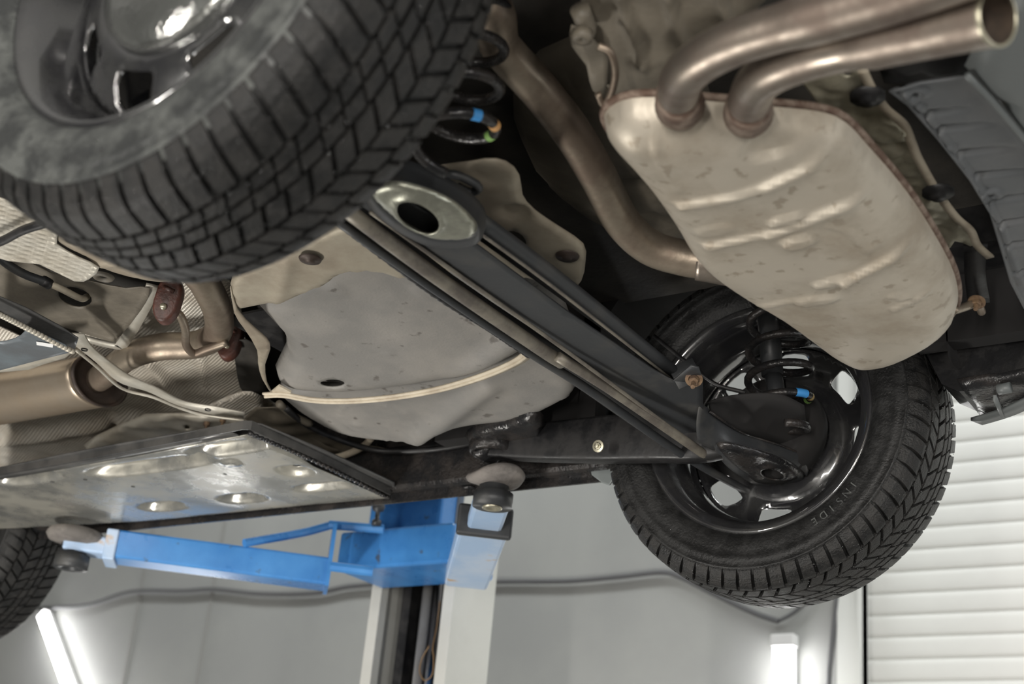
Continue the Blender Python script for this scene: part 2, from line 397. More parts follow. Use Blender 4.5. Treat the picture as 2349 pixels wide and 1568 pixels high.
cable([(1040, 1338), (1150, 1333), (1300, 1332), (1420, 1322), (1515, 1312), (1560, 1322), (1640, 1362), (1730, 1405), (1785, 1424)], .011, 'grey cable sagging along the wall from the lift column to the upright lamp')
cable([(1785, 1424), (1820, 1405), (1848, 1378), (1870, 1340)], .008, 'short grey cable rising from the upright lamp behind the far tyre')
cable([(1922, 1360), (1912, 1450), (1903, 1530), (1900, 1600)], .011, 'dark cable hanging down beside the white shutter jamb')
cable([(90, 1395), (200, 1388), (300, 1358), (420, 1356), (490, 1352), (600, 1362), (720, 1360), (800, 1345), (890, 1338)], .012, 'pale conduit running across the wall joints left of the lift column')

# ------------------------------------------------------------------ the lift
lift = empty('vehicle_lift', (-1.3, 1.6, FZ), 'blue and cream post lift whose swing arms carry the car', 'lift')
X0, X1, Y0, Y1 = -1.50, -1.217, 1.42, 1.61
obj('column', *merge(box(X0, X0+.035, Y0, Y0+.03, FZ, 2.3), box(X0, X0+.012, Y0+.030, Y1-.012, FZ, 2.3), box(X0, X1-.012, Y1-.012, Y1, FZ, 2.3)), 'lift_white', lift, smooth=False)
obj('column_side', *merge(box(X1-.012, X1, Y0+.012, Y1, FZ, 2.3), box(X1-.035, X1, Y0, Y0+.012, FZ, 2.3)), 'lift_white', lift, smooth=False, label='cream column side face beside the open channel')
obj('channel_lining', *merge(box(X0+.012, X1-.012, Y1-.03, Y1-.013, FZ, 2.3), box(X0+.07, X0+.10, Y0+.05, Y1-.02, FZ, 2.3)), 'black', lift, smooth=False)
obj('lift_cylinder', *lathe([(.0, -2.3), (.024, -2.3), (.024, 0.05), (.0, .05)], (-1.318, Y0+.08, 0), (0, 0, 1), 24), 'chrome', lift, label='chrome hydraulic rod')
obj('lift_cylinder_guide', *lathe([(.0, -2.3), (.014, -2.3), (.014, 0.05), (.0, .05)], (-1.352, Y0+.06, 0), (0, 0, 1), 16), 'lift_grey', lift)
wl = [at(985, 1480, Y=Y0+.03), at(968, 1510, Y=Y0+.03), at(963, 1540, Y=Y0+.03), at(975, 1560, Y=Y0+.03), at(992, 1545, Y=Y0+.03), at(995, 1510, Y=Y0+.03), at(993, 1482, Y=Y0+.03), at(1003, 1430, Y=Y0+.05), at(1015, 1330, Y=Y0+.07)]
obj('wire_loop', *tube(wl, .002, 6, 6), 'wire', lift)
# carriage block and arms
zb = -.135
def P_(px, py, z): return at(px, py, Z=z)
def hexa(b, t):   # prism between a bottom loop and top loop
    n = len(b); V = list(b)+list(t)
    return V, [tuple(range(n-1, -1, -1)), tuple(range(n, 2*n))]+[(i, (i+1) % n, n+(i+1) % n, n+i) for i in range(n)]
def arm(pa, pb, wid, z0, z1):
    a = Vector((*pa[:2], 0)); b = Vector((*pb[:2], 0)); d = (b-a).normalized(); s = Vector((-d.y, d.x, 0))*wid/2
    L = [a-s, b-s, b+s, a+s]
    return hexa([p+Vector((0, 0, z0)) for p in L], [p+Vector((0, 0, z1)) for p in L])
obj('carriage', *merge(box(X0+.02, X1-.015, 1.34, 1.415, -.04, .42)), 'blue', lift, smooth=False, bevel=.01)
obj('carriage_head', *merge(box(-1.45, -1.08, 1.20, 1.40, -.055, .05)), 'blue', lift, smooth=False, bevel=.008)
# rear arm to the pad near the far wheel
pr_ = Vector((-.563, .634, 0)); pv = Vector((-1.02, 1.20, 0)); dd = (pv-pr_).normalized()
ra = obj('rear_swing_arm', *arm(pr_+dd*.20, pv, .105, -.125, -.068), 'blue_pale', lift, smooth=False, bevel=.008, label='pale spotted blue arm reaching towards the viewer')
a_ = pr_+dd*.19
obj('arm_collar', *arm(a_, a_+dd*.02, .118, -.132, -.064), 'beam', ra, smooth=False, bevel=.006)
obj('inner_tube', *arm(pr_+dd*.012, pr_+dd*.25, .074, -.118, -.082), 'blue_pale', ra, smooth=False, bevel=.008)
def lobed(prof, c):
    v, f = lathe(prof, (0, 0, 0), (0, 0, 1), 40)
    return [Vector((c[0]+p.x*(1+.16*math.cos(2*math.atan2(p.y, p.x)+.9)*(p.length > .03)), c[1]+p.y*(1+.16*math.cos(2*math.atan2(p.y, p.x)+.9)*(p.length > .03)), c[2]+p.z+.006*math.cos(2*math.atan2(p.y, p.x)+.9)*(p.length > .045))) for p in v], f
PADP = [(0, -.002), (.035, -.002), (.05, 0), (.058, -.003), (.062, -.010), (.057, -.018), (.040, -.024), (.028, -.027), (0, -.027)]
pd = obj('lift_pad', *lobed(PADP, (pr_.x+.003, pr_.y-.004, -.052)), 'pad', lift, label='dusty grey rubber pad under the far sill near the rear wheel')
obj('pad_stem', *lathe([(.030, -.050), (.030, -.068), (.040, -.070), (.040, -.098), (.0, -.098)], (pr_.x, pr_.y, -.024), (0, 0, 1), 28), 'beam', pd)
obj('pin', *lathe([(.020, 0), (.020, -.003), (.013, -.003), (.011, .0), (0, .0)], (pr_.x, pr_.y, -.1225), (0, 0, 1), 20), 'brass', pd)
# front arm
pf = Vector((-1.84, .70, 0)); pv2 = Vector((-1.40, 1.20, 0))
q0 = P_(238, 1283, -.135); q1 = P_(752, 1349, -.135)
dd2 = (q1-q0).normalized()
fa = obj('front_swing_arm', *arm(q0, q1, .09, -.135, -.065), 'blue', lift, smooth=False, bevel=.006, label='blue arm reaching forward under the car')
obj('arm_bracket', *merge(arm(q1-dd2*.010, q1, .11, -.14, .02), tube([P_(755, 1205, 0.03), P_(690, 1222, .0), P_(560, 1245, -.06)], .011, 4, 8), tube([P_(755, 1203, 0.03), P_(880, 1213, .03)], .012, 1, 8), tube([P_(757, 1298, -.12), P_(855, 1310, -.12)], .012, 1, 8)), 'blue', fa, smooth=False)
obj('inner_tube', *arm(q0-dd2*.10, q0+dd2*.02, .068, -.128, -.085), 'blue_pale', fa, smooth=False, bevel=.006)
obj('arm_collar', *arm(q0, q0+dd2*.03, .10, -.143, -.066), 'blue_pale', fa, smooth=False, bevel=.004)
cpad = q0-dd2*.075
pd2 = obj('lift_pad', *lathe([(0, 0), (.05, 0), (.065, -.006), (.07, -.018), (.062, -.03), (.04, -.036), (0, -.036)], (cpad.x+.008, cpad.y-.012, -.072), (0, 0, 1), 32), 'pad', lift, label='dusty grey rubber pad beside the front tyre')
obj('pad_stem', *lathe([(.032, -.03), (.032, -.09), (.042, -.092), (.042, -.125), (.02, -.125), (.02, -.118), (0, -.118)], (cpad.x, cpad.y, -.042), (0, 0, 1), 28), 'beam', pd2)
obj('lock_knob', *merge(lathe([(0, .02), (.012, .016), (.017, .004), (.014, -.006), (.006, -.01), (.006, -.03), (.012, -.032), (.012, -.045), (0, -.045)], P_(868, 1165, .07), (0, 0, 1), 20)), 'beam', lift)

# ------------------------------------------------------------------ the car
car = empty('car', (-1.2, 0, -.06), 'car raised on the lift, seen from below behind its rear axle', 'car')

def make_wheel(cen, outer, hole_off, side_mat, cap, name='wheel', label=None, seg=128):
    """outer = -1 or +1: the Y side of the outer face"""
    cx, cy, cz = cen; s = outer
    def X(v): return [(cx+x, cy+s*y, cz+z) for x, y, z in v]   # local y: + is outward
    # rim barrel (open ring)
    prof = [(.2135, -.094), (.219, -.092), (.2195, -.089), (.213, -.086), (.2, -.083), (.197, -.06), (.196, -.045), (.184, -.03), (.18, .0), (.184, .03), (.197, .05), (.199, .075), (.206, .083), (.2185, .086), (.2195, .09), (.218, .094), (.2115, .0945), (.207, .088), (.196, .078), (.1935, .055), (.181, .04), (.176, .01), (.176, -.02), (.180, -.035), (.192, -.05), (.195, -.083), (.208, -.09)]
    v, f = lathe(prof, (0, 0, 0), (0, 1, 0), 96, closed=True)
    rim = obj(name, X(v), f, 'rim', car, label=label)
    def prf(r):
        return np.interp(r, [0, .03, .06, .078, .095, .115, .130, .150, .170, .178], [.012, .012, .014, .030, .046, .056, .054, .048, .036, .028])
    holes = []
    for k in range(8):
        a0 = math.radians(hole_off+45*k); h = []
        for j in range(16):
            t = 2*PI*j/16; e = 2/4.5
            u = math.copysign(abs(math.cos(t))**e, math.cos(t)); q = math.copysign(abs(math.sin(t))**e, math.sin(t))
            r = .1515+.0195*u; aa = a0+math.radians(11.5-2.2*u)*q; h.append((r*math.cos(aa), r*math.sin(aa)))
        holes.append(h)
    ol = [(.178*math.cos(2*PI*k/72), .178*math.sin(2*PI*k/72)) for k in range(72)]
    sv, sf, _ = sheet(ol, .009, lambda P, D: prf(np.hypot(P[:, 0], P[:, 1])), holes, 0)
    obj('wheel_disc', X([(a, c, b) for a, b, c in sv]), sf, 'rim', rim, solid=.004)
    if cap:
        cp = [(0, .084), (.03, .0835), (.06, .081), (.085, .0765), (.104, .070), (.112, .064), (.114, .056), (.108, .05)]
        v, f = lathe(cp, (0, 0, 0), (0, 1, 0), 64); obj('hubcap', X(v), f, 'cap', rim, label='round silver hubcap')
    # tyre carcass
    def crown(y): return .3095-.9*y*y-18*max(0, abs(y)-.07)**2
    half = [(.212, .082), (.222, .097), (.236, .1035), (.25, .1055), (.262, .1045), (.264, .1065), (.271, .1045), (.279, .1022), (.281, .1038), (.2835, .1032), (.2845, .0995), (.2875, .097), (.292, .0925), (.297, .087)]
    mid = [(crown(y), y) for y in np.linspace(.078, -.078, 11)]
    full = half+mid+[(r, -y) for r, y in half[::-1]]+[(.207, -.07), (.205, 0), (.207, .07)]
    v, f = lathe(full, (0, 0, 0), (0, 1, 0), seg, closed=True)
    nH = len(half)
    to = obj('tyre', X(v), f, side_mat, rim); to.data.materials.append(M['groove'])
    for pi, pf_ in enumerate(to.data.polygons):
        if len(half)-2 <= pi//seg < len(half)+len(mid)+1: pf_.material_index = 1
    # tread: rows of separate rubber blocks
    V = []; Fc = []
    pitch = 66; dth = 2*PI/pitch
    def blk(th0, th1, y0, y1, sk, h=.0075, nsub=2):
        """block between y0..y1 and angles th0..th1, slanted by sk(y)"""
        n0 = len(V); ys = np.linspace(y0, y1, nsub+1)
        for lv in (0, 1):
            for y in ys:
                r = crown(y)+(h if lv else -.002)
                if abs(y) > .095: r -= .004*lv
                for m in range(3):
                    th = (th0+(th1-th0)*m/2)+sk(y); g = 0 if lv == 0 else (0.0016*(1-m) / .31)
                    V.append((r*math.cos(th+g), y, r*math.sin(th+g)))
        W_ = 3; rows = nsub+1; top = n0+rows*W_
        for i in range(nsub):
            for m in range(2):
                a = top+i*W_+m; Fc.append((a, a+1, a+W_+1, a+W_))
        for m in range(2):
            Fc.append((n0+m, n0+m+1, top+m+1, top+m)); e = (rows-1)*W_
            Fc.append((n0+e+m, top+e+m, top+e+m+1, n0+e+m+1))
        for i in range(nsub):
            a = i*W_; Fc.append((n0+a, top+a, top+a+W_, n0+a+W_))
            Fc.append((n0+a+2, n0+a+W_+2, top+a+W_+2, top+a+2))
    for k in range(pitch):
        t = k*dth; g = .13*dth
        blk(t+g*.5, t+dth-g*.5, .042, .1005, lambda y: (y-.05)*1.0, nsub=6)
        blk(t+g*.15, t+dth-g*.15, .0235, .0365, lambda y: (y-.03)*2.2)
        blk(t+g*.15, t+dth-g*.15, .004, .0175, lambda y: (y)*2.2+.3*dth)
        blk(t+g*.5, t+dth-g*.5, -.028, -.002, lambda y: (y)*2.2+.6*dth)
        blk(t+g*.5, t+dth-g*.5, -.060, -.034, lambda y: -(y+.03)*2.0+.15*dth, nsub=2)
        blk(t+g*.45, t+dth-g*.45, -.1005, -.0655, lambda y: -(y+.06)*1.0+.3*dth, nsub=5)
    obj('tread_blocks', X(V), Fc, 'tread', rim, smooth=False)
    return rim
WN = make_wheel((0, -.752, 0), -1, 27, 'sidewall', True, label='near wheel with a round silver hubcap')
WF = make_wheel((0, .72, 0), 1, 38, 'rubber', False, label='far rear wheel seen from its inner side')
WR = make_wheel((-2.36, .74, 0), 1, 10, 'rubber', False, label='front tyre at the left edge')
# raised lettering on the inner sidewall of the far rear tyre
def letters(txt, r, y, a0, da, size, parent, face):
    VV = []; FF = []
    for i, ch in enumerate(txt):
        cu = bpy.data.curves.new('t', 'FONT'); cu.body = ch; cu.size = size; cu.extrude = .0008; cu.align_x = 'CENTER'
        to = bpy.data.objects.new('t', cu); me = to.to_mesh()
        a = math.radians(a0+da*i)
        # letter up points to the axle
        rad = Vector((math.cos(a), 0, math.sin(a))); tan = Vector((-math.sin(a), 0, math.cos(a)))
        n0 = len(VV)
        for v in me.vertices:
            VV.append(Vector((0, y-face*0, 0))+rad*(r+v.co.y)-tan*v.co.x+Vector((0, -v.co.z, 0)))
        FF += [tuple(n0+j for j in p.vertices) for p in me.polygons]
        to.to_mesh_clear(); bpy.data.objects.remove(to); bpy.data.curves.remove(cu)
    return obj('lettering', VV, FF, 'sidewall', parent, smooth=False)
letters('INSIDE', .236, .72-.1045, -38.5, -4.3, .019, WF, 1)

# water drops on the near wheel
DR = ([], [])
_ico = [(0, 0, 1), (.894, 0, .447), (.276, .851, .447), (-.724, .526, .447), (-.724, -.526, .447), (.276, -.851, .447), (.724, .526, -.447), (-.276, .851, -.447), (-.894, 0, -.447), (-.276, -.851, -.447), (.724, -.526, -.447), (0, 0, -1)]
_if = [(0, 1, 2), (0, 2, 3), (0, 3, 4), (0, 4, 5), (0, 5, 1), (1, 6, 2), (2, 7, 3), (3, 8, 4), (4, 9, 5), (5, 10, 1), (6, 7, 2), (7, 8, 3), (8, 9, 4), (9, 10, 5), (10, 6, 1), (11, 7, 6), (11, 8, 7), (11, 9, 8), (11, 10, 9), (11, 6, 10)]
def drops(n, cen, outer, rows):
    V = []; F = []
    for _ in range(n):
        a = random.uniform(-PI, .1); t = random.random(); lo_, hi_ = rows
        y = random.uniform(lo_, hi_)
        if abs(y) < .094: r = .3155-.9*y*y-18*max(0, abs(y)-.07)**2+.0005
        else: r = random.choice((random.uniform(.235, .28), random.uniform(.262, .284))); y = math.copysign(np.interp(r, [.22, .236, .25, .262, .28, .29], [.096, .1037, .1057, .1047, .1025, .097]), y)
        rad = random.uniform(.0006, .0016)
        c = (cen[0]+r*math.cos(a), cen[1]+outer*y, cen[2]+r*math.sin(a)); k = len(V)
        V += [(c[0]+q[0]*rad, c[1]+q[1]*rad, c[2]+q[2]*rad) for q in _ico]; F += [tuple(k+i for i in f_) for f_ in _if]
    return V, F
obj('water_drops', *drops(1800, (0, -.752, 0), -1, (-.092, .1)), 'water', WN, kind='stuff')
obj('water_drops', *drops(900, (0, .72, 0), 1, (-.1, .09)), 'water', WF, kind='stuff')

# floor pan and dark structure above everything
def slabz(name, x0, x1, y0, y1, z0, z1, m, label=None): return obj(name, *box(x0, x1, y0, y1, z0, z1), m, car, smooth=False, label=label)
slabz('floor_pan', -3.0, -.62, -.74, .74, .17, .20, 'under')
slabz('trunk_floor', -.62, .82, -.60, .62, .27, .30, 'under')
slabz('body_side', -3.0, -.32, .745, .80, -.02, .7, 'gloss')
slabz('side_skirt_near', -3.0, -.40, -.82, -.745, -.02, .7, 'gloss')
# far rear quarter: arch and panel behind the wheel
def arch(name, y0, y1, m):
    V = []; Fc = []; n = 25
    for k in range(n):
        a = PI*k/(n-1); x = .36*math.cos(a); z = .36*math.sin(a)+.05
        for y in (y0, y1): V += [(x, y, z), (x, y, .75)]
    for k in range(n-1):
        a = k*4; b = a+4
        Fc += [(a, b, b+1, a+1), (a+2, a+3, b+3, b+2), (a, a+2, b+2, b)]
    return obj(name, V, Fc, m, car, smooth=False)
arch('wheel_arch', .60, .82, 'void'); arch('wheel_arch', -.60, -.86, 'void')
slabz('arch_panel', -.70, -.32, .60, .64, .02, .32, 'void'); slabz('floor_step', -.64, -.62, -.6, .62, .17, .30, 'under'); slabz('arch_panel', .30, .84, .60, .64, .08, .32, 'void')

# rear underfloor dome (spare wheel well) brownish
panel('spare_wheel_well', [(1170, 300), (1230, 200), (1400, 150), (1560, 180), (1640, 350), (1640, 560), (1500, 590), (1380, 560), (1270, 490), (1190, 400)], (.15, 0, 0), 'under_tan', car, .02, rim=.06, rimw=.07, hf=lambda P, D: ridge(P, at(1400, 430, Z=.15)[:2], at(1640, 420, Z=.15)[:2], .02, -.015)+plateau(P, at(1490, 515, Z=.15)[:2], .03, .03, 0, -.012))
panel('floor_heat_shield', [(1330, 60), (1345, -20), (1420, -60), (1800, -80), (1720, 60), (1600, 130), (1540, 200), (1500, 230), (1420, 240), (1370, 190), (1345, 130)], (.10, 0, 0), 'under_tan', car, .006, hf=lambda P, D: sum(ridge(P, at(a, -20, Z=.1)[:2], at(a+55, 150, Z=.1)[:2], .006, .010) for a in (1420, 1530, 1650))+edge_round(D, .02, .02)+.004*nz(P, 20, 2))
obj('shield_mount', *merge(tube([at(1330, 20, Z=.09), at(1345, 60, Z=.085), at(1340, 80, Z=.08)], .012, 3, 12), lathe([(0, 0), (.012, 0), (.012, -.012), (.006, -.014), (0, -.01)], at(1337, 72, Z=.075), (0, 0, 1), 18)), 'under_tan', car)
hb = obj('hanger_handle', *tube([at(1372, 105, Z=.07), at(1400, 120, Z=.065), at(1412, 165, Z=.06), at(1402, 215, Z=.055), at(1385, 240, Z=.055), at(1372, 215, Z=.06)], .0045, 6, 10), 'pipe_old', car)
panel('hanger_plate', [(1310, 60), (1360, 85), (1395, 140), (1385, 215), (1360, 205), (1345, 150), (1312, 110)], (.09, 0, 0), 'under_tan', car, .008, hf=lambda P, D: .006*nz(P, 30, 2))

# ---- muffler
mz = .01
mo = [p[:2] for p in [at(a, b, Z=mz) for a, b in [(1388, 250), (1392, 290), (1440, 345), (1490, 405), (1545, 485), (1580, 545), (1620, 590), (1690, 640), (1775, 690), (1850, 745), (1905, 785), (1960, 806), (2030, 802), (2100, 778), (2170, 735), (2198, 690), (2190, 620), (2145, 530), (2080, 430), (2000, 335), (1940, 272), (1880, 248), (1790, 238), (1700, 230), (1600, 222), (1500, 215), (1430, 222)]]]
MP = (-.035, 0, 0)
def mpx(a, b): return tuple(at(a, b, pl=MP)[:2])
def muf_h(P, D):
    t = np.clip(D/.05, 0, 1)
    z = mz-.045*np.sqrt(np.clip(1-(1-t)**2, 0, 1))-.008*np.clip((D-.05)/.08, 0, 1)
    k = np.clip((D-.018)/.03, 0, 1)
    f = 0
    for a, b, w_, h in (((1560, 462), (1760, 412), .006, .004), ((1760, 412), (1905, 352), .008, .004), ((1600, 560), (1760, 520), .006, .0035), ((1760, 520), (2000, 440), .008, .005), ((1720, 690), (1900, 640), .005, .002), ((1960, 618), (2125, 545), .008, .005), ((2050, 690), (2140, 660), .004, .003), ((1500, 300), (1560, 380), .004, .003), ((1920, 520), (1985, 560), .003, .0025), ((1985, 560), (2020, 545), .003, .0025)):
        f = f+ridge(P, mpx(a, b), mpx(a, b) if False else mpx(*b) if isinstance(b, tuple) else b, w_, h) if False else f
    return z+f*k
ridges_m = (((1560, 466), (1760, 415), .0055, .009), ((1760, 415), (1905, 352), .007, .010), ((1620, 560), (1760, 520), .0055, .008), ((1760, 520), (2000, 440), .007, .011), ((1740, 700), (1860, 665), .005, .004), ((1940, 625), (2130, 545), .007, .011), ((2050, 694), (2140, 664), .004, .006), ((1495, 290), (1510, 350), .0035, .005), ((1510, 350), (1560, 430), .0035, .004), ((1900, 505), (1945, 520), .003, .004), ((1945, 520), (1990, 565), .003, .004), ((1990, 565), (2030, 540), .003, .003))
plats_m = ((1800, 325, .052, .020, 0.1, -.010), (1803, 487, .026, .008, 0.1, .006), (1832, 537, .024, .013, 0.1, .008), (1905, 628, .027, .009, 0.1, .006), (1875, 672, .034, .011, .1, .005), (1640, 520, .03, .014, .1, .003), (2050, 668, .008, .006, 0, .003), (2075, 672, .012, .006, 0, .003), (1900, 300, .02, .02, 0, .003), (2100, 590, .02, .015, 0, .002))
gv = at(1905, 610, Z=-.04)-at(1800, 640, Z=-.04); ga = math.atan2(gv.y, gv.x)
def muf_h(P, D):
    t = np.clip(D/.055, 0, 1)
    z = mz-.050*np.sqrt(np.clip(1-(1-t)**2, 0, 1))-.006*np.clip((D-.05)/.08, 0, 1)
    k = np.clip((D-.012)/.03, 0, 1); f = np.zeros(len(P))
    for a, b, w_, h in ridges_m: f = np.minimum(f, ridge(P, mpx(*a), mpx(*b), w_, h))
    for a, b, rx, ry, an, h in plats_m: f += plateau(P, mpx(a, b), rx, ry, ga, h, .16)
    f += .0012*nz(P, 26, 2)+.003*nz(P, 7, 5)
    return z+f*k
v, f, ol = sheet(mo, .0055, muf_h, (), 3)
# upper shell: wall up from the seam and a roof
n0 = len(v); k = len(ol)
cx_, cy_ = np.mean([p[0] for p in ol]), np.mean([p[1] for p in ol])
V2 = []; F2 = []
for j, (ins, z) in enumerate(((1.0, mz), (.97, mz+.003), (.86, mz+.014), (.7, mz+.03), (.4, mz+.04))):
    V2 += [(cx_+(x-cx_)*ins, cy_+(y-cy_)*ins, z) for x, y in ol]
for j in range(4):
    for i in range(k): F2.append((j*k+i, j*k+(i+1) % k, (j+1)*k+(i+1) % k, (j+1)*k+i))
F2.append(tuple(4*k+i for i in range(k)))
muf = obj('muffler', *merge((v, f), (V2, F2)), 'alu', car, label='pale dented silencer box with two outlet pipes')
sm = [Vector((x, y, mz+.001)) for x, y in ol]
obj('seam_flange', *tube(sm+[sm[0]], .0052, 1, 8, cap=False), 'seam', muf)
# outlet pipes
p1 = [at(1562, 258, Z=-.005), at(1556, 215, Z=-.035), at(1580, 160, Z=-.06), at(1680, 100, Z=-.068), at(1850, 46, Z=-.080), at(2050, -12, Z=-.094), at(2290, -95, Z=-.112)]
p2 = [at(1715, 275, Z=-.005), at(1718, 235, Z=-.035), at(1750, 178, Z=-.06), at(1850, 132, Z=-.072), at(2000, 97, Z=-.088), at(2150, 66, Z=-.106), at(2290, 38, Z=-.125)]
rr = lambda s: .0235+.0028*max(0, min(1, (s-.62)/.05))
for q in (p1, p2):
    po = obj('outlet_pipe', *tube(q, rr, 10, 32, cap=False), 'pipe', muf)
    e = q[-1]; d_ = (q[-1]-q[-2]).normalized(); ro = rr(1)
    obj('pipe_lining', *merge(lathe([(ro-.0022, .0), (ro-.0022, -.10), (0, -.10)], e, d_, 32)), 'mouth', muf)
    obj('pipe_rim', *lathe([(ro+.0004, -.004), (ro+.0008, .0), (ro-.0006, .0012), (ro-.0022, .0), (ro-.0022, -.003)], e, d_, 32), 'brass', muf)
for q in (p1, p2): obj('weld_collar', *tube([q[0]*.6+q[1]*.4, q[1]], lambda s: .029-.004*s, 3, 24), 'seam', muf)
# inlet pipe over the axle
ip = [at(1680, 612, Z=.03), at(1640, 602, Z=.03), at(1570, 592, Z=.035), at(1490, 566, Z=.045), at(1425, 505, Z=.06), at(1370, 400, Z=.08), at(1310, 300, Z=.10), at(1235, 205, Z=.12), at(1150, 110, Z=.14), at(1080, 20, Z=.15)]
e0 = ip[-1]
ip += [Vector((-.25, -.36, .14)), Vector((-.55, -.30, .12)), at(432, 590, Z=.09), at(470, 650, Z=.08), at(500, 715, Z=.075), at(497, 765, Z=.075), at(450, 790, Z=.075), at(370, 795, Z=.07), at(300, 815, Z=.065), at(250, 852, Z=.06), at(222, 872, Z=.06)]
xp = obj('exhaust_pipe', *tube(ip, .0265, 8, 24), 'pipe_old', car, label='browned exhaust pipe bending over the axle')
obj('pipe_collar', *tube([at(1600, 598, Z=.033), at(1650, 604, Z=.03), at(1700, 612, Z=.028)], lambda s: .029+.003*s, 5, 24), 'pipe', xp)
# front silencer
fm0 = at(232, 872, Z=.06); fm1 = fm0+Vector((-.75, .0, 0))
def ovprof(c0, c1, ry, rz, st, seg=36):
    V = []; Fc = []; prof = [(0, .0)] + [(1-math.cos(a), math.sin(a)) for a in (.5, .8, 1.1, PI/2)]
    d = (c1-c0); L_ = d.length; d.normalize(); side = d.cross(Vector((0, 0, 1))).normalized()
    for h, s_ in st:
        for k in range(seg):
            a = 2*PI*k/seg; V.append(c0+d*h+side*(ry*s_*math.cos(a))+Vector((0, 0, rz*s_*math.sin(a))))
    for i in range(len(st)-1):
        for k in range(seg): Fc.append((i*seg+k, i*seg+(k+1) % seg, (i+1)*seg+(k+1) % seg, (i+1)*seg+k))
    Fc.append(tuple(range(seg-1, -1, -1))); return V, Fc
fmu = obj('front_silencer', *ovprof(fm0, fm1, .070, .050, [(.018, .98), (.02, 1.0), (.03, 1.0), ((fm1-fm0).length, 1)]), 'silencer', car)
obj('end_plate', *ovprof(fm0, fm1, .070, .050, [(.006, .3), (.008, .62), (.010, .86), (.004, .93), (.0, .97), (.0, 1.03), (.008, 1.03)]), 'rust_dark', fmu, label='dark rusty end plate')
# ---- fuel tank
TP = (.050, 0, -.15)
up = [(600, 690), (581, 712), (640, 775), (652, 825), (627, 876), (648, 898), (700, 911), (800, 915), (900, 905), (1000, 888), (1100, 860), (1180, 832), (1215, 812), (1300, 760), (1230, 640), (1080, 560), (930, 560), (780, 590), (660, 650)]
def uh(P, D):
    z = edge_round(D, .045, .035)+ridge(P, at(1200, 760, pl=TP)[:2], at(1010, 905, pl=TP)[:2], .022, .012)
    for c in ((768, 665), (975, 665)): z += plateau(P, at(*c, pl=TP)[:2], .02, .02, 0, .003)
    for c in ((890, 808), (735, 865), ): z += plateau(P, at(*c, pl=TP)[:2], .010, .010, 0, .0015)
    return z+.002*nz(P, 9, 1)
tank = panel('fuel_tank', up, TP, 'tank', car, .009, uh, holes=[(763, 877, 28, 9)], solid=.003, label='grey plastic fuel tank')
obj('tank_gap_shade', *box(-.80, -.45, .06, .30, .085, .09), 'black', tank, smooth=False)  # black sheet stands for the shade behind the tank slot
LP = (.078, 0, -.15)
lo = [(642, 900), (660, 935), (700, 965), (770, 1000), (850, 1017), (930, 1023), (985, 1013), (1012, 997), (1100, 985), (1200, 972), (1285, 935), (1322, 905), (1305, 855), (1200, 790), (1000, 840), (800, 870)]
def lh(P, D):
    z = edge_round(D, .03, .03)+ridge(P, at(1120, 880, pl=LP)[:2], at(960, 1005, pl=LP)[:2], .024, .016)
    c = at(870, 966, pl=LP)[:2]; r = np.hypot(P[:, 0]-c[0], P[:, 1]-c[1])
    z += -.004*np.clip((.082-r)/.004, 0, 1)+.003*np.clip((.079-r)/.004, 0, 1)
    for c, h in (((820, 973), .002), ((1297, 920), .002)): z += plateau(P, at(*c, pl=LP)[:2], .009, .009, 0, h)
    return z+.0015*nz(P, 12, 3)
panel('lower_lobe', lo, LP, 'tank', tank, .007, lh, solid=.003)
SPL = (.040, 0, -.15)
st = pts_on([(608, 906), (650, 905), (720, 917), (800, 919), (900, 911), (1000, 894), (1080, 872), (1150, 846), (1205, 816), (1240, 770)], SPL)
strap = obj('tank_strap', *bar(st, .020, .004), 'cream', car, label='cream coated strap')
obj('strap_rib', *tube([p-Vector((0, 0, .003)) for p in st], .0035, 8, 8), 'cream', strap)
obj('strap_lug', *hexa(pts_on([(612, 908), (640, 885), (668, 900), (650, 912)], SPL), [p+Vector((0, 0, .004)) for p in pts_on([(612, 908), (640, 885), (668, 900), (650, 912)], SPL)]), 'cream', strap, smooth=False)

# tan shield between tank and axle
SP = (.020, 0, 0)
shd = panel('axle_heat_shield', [(529, 655), (545, 628), (600, 604), (690, 560), (780, 520), (880, 450), (960, 400), (1040, 380), (1110, 375), (1160, 385), (1191, 412), (1197, 455), (1225, 490), (1290, 530), (1337, 562), (1342, 600), (1332, 650), (1305, 664), (1200, 640), (1080, 630), (985, 622), (945, 632), (918, 641), (880, 628), (800, 626), (762, 640), (742, 656), (650, 690), (560, 710), (543, 708)], SP, 'tan', car, .009,
   hf=lambda P, D: .004*nz(P, 8, 4)+edge_round(D, .008, .006)+plateau(P, at(1180, 490, pl=SP)[:2], .022, .022, 0, -.008)+plateau(P, at(1130, 400, pl=SP)[:2], .03, .03, 0, -.006)+ridge(P, at(660, 600, pl=SP)[:2], at(640, 690, pl=SP)[:2], .012, .006), holes=[(1180, 552, 30, 22, .5)], solid=.0025, label='tan steel shield behind the axle beam')
for c in ((713, 585), (1302, 578)): 
    q = at(*c, pl=SP); obj('push_nut', *lathe([(.0, -.006), (.007, -.006), (.008, -.003), (.0165, -.003), (.018, 0)], q-Vector((0, 0, .006)), (0, 0, 1), 18), 'rust_dark', shd)
panel('shield_fold', [(529, 655), (545, 708), (585, 750), (612, 775), (620, 800), (608, 835), (612, 875), (625, 903), (602, 868), (592, 830), (590, 800), (560, 750), (538, 715)], (.020, 0, 0), 'tan', shd, .008, solid=.003, hf=lambda P, D: .004*nz(P, 30, 7))
panel('dark_bracket', [(540, 780), (590, 790), (605, 830), (612, 900), (600, 905), (560, 900), (545, 865)], (.10, 0, 0), 'under', car, .02)

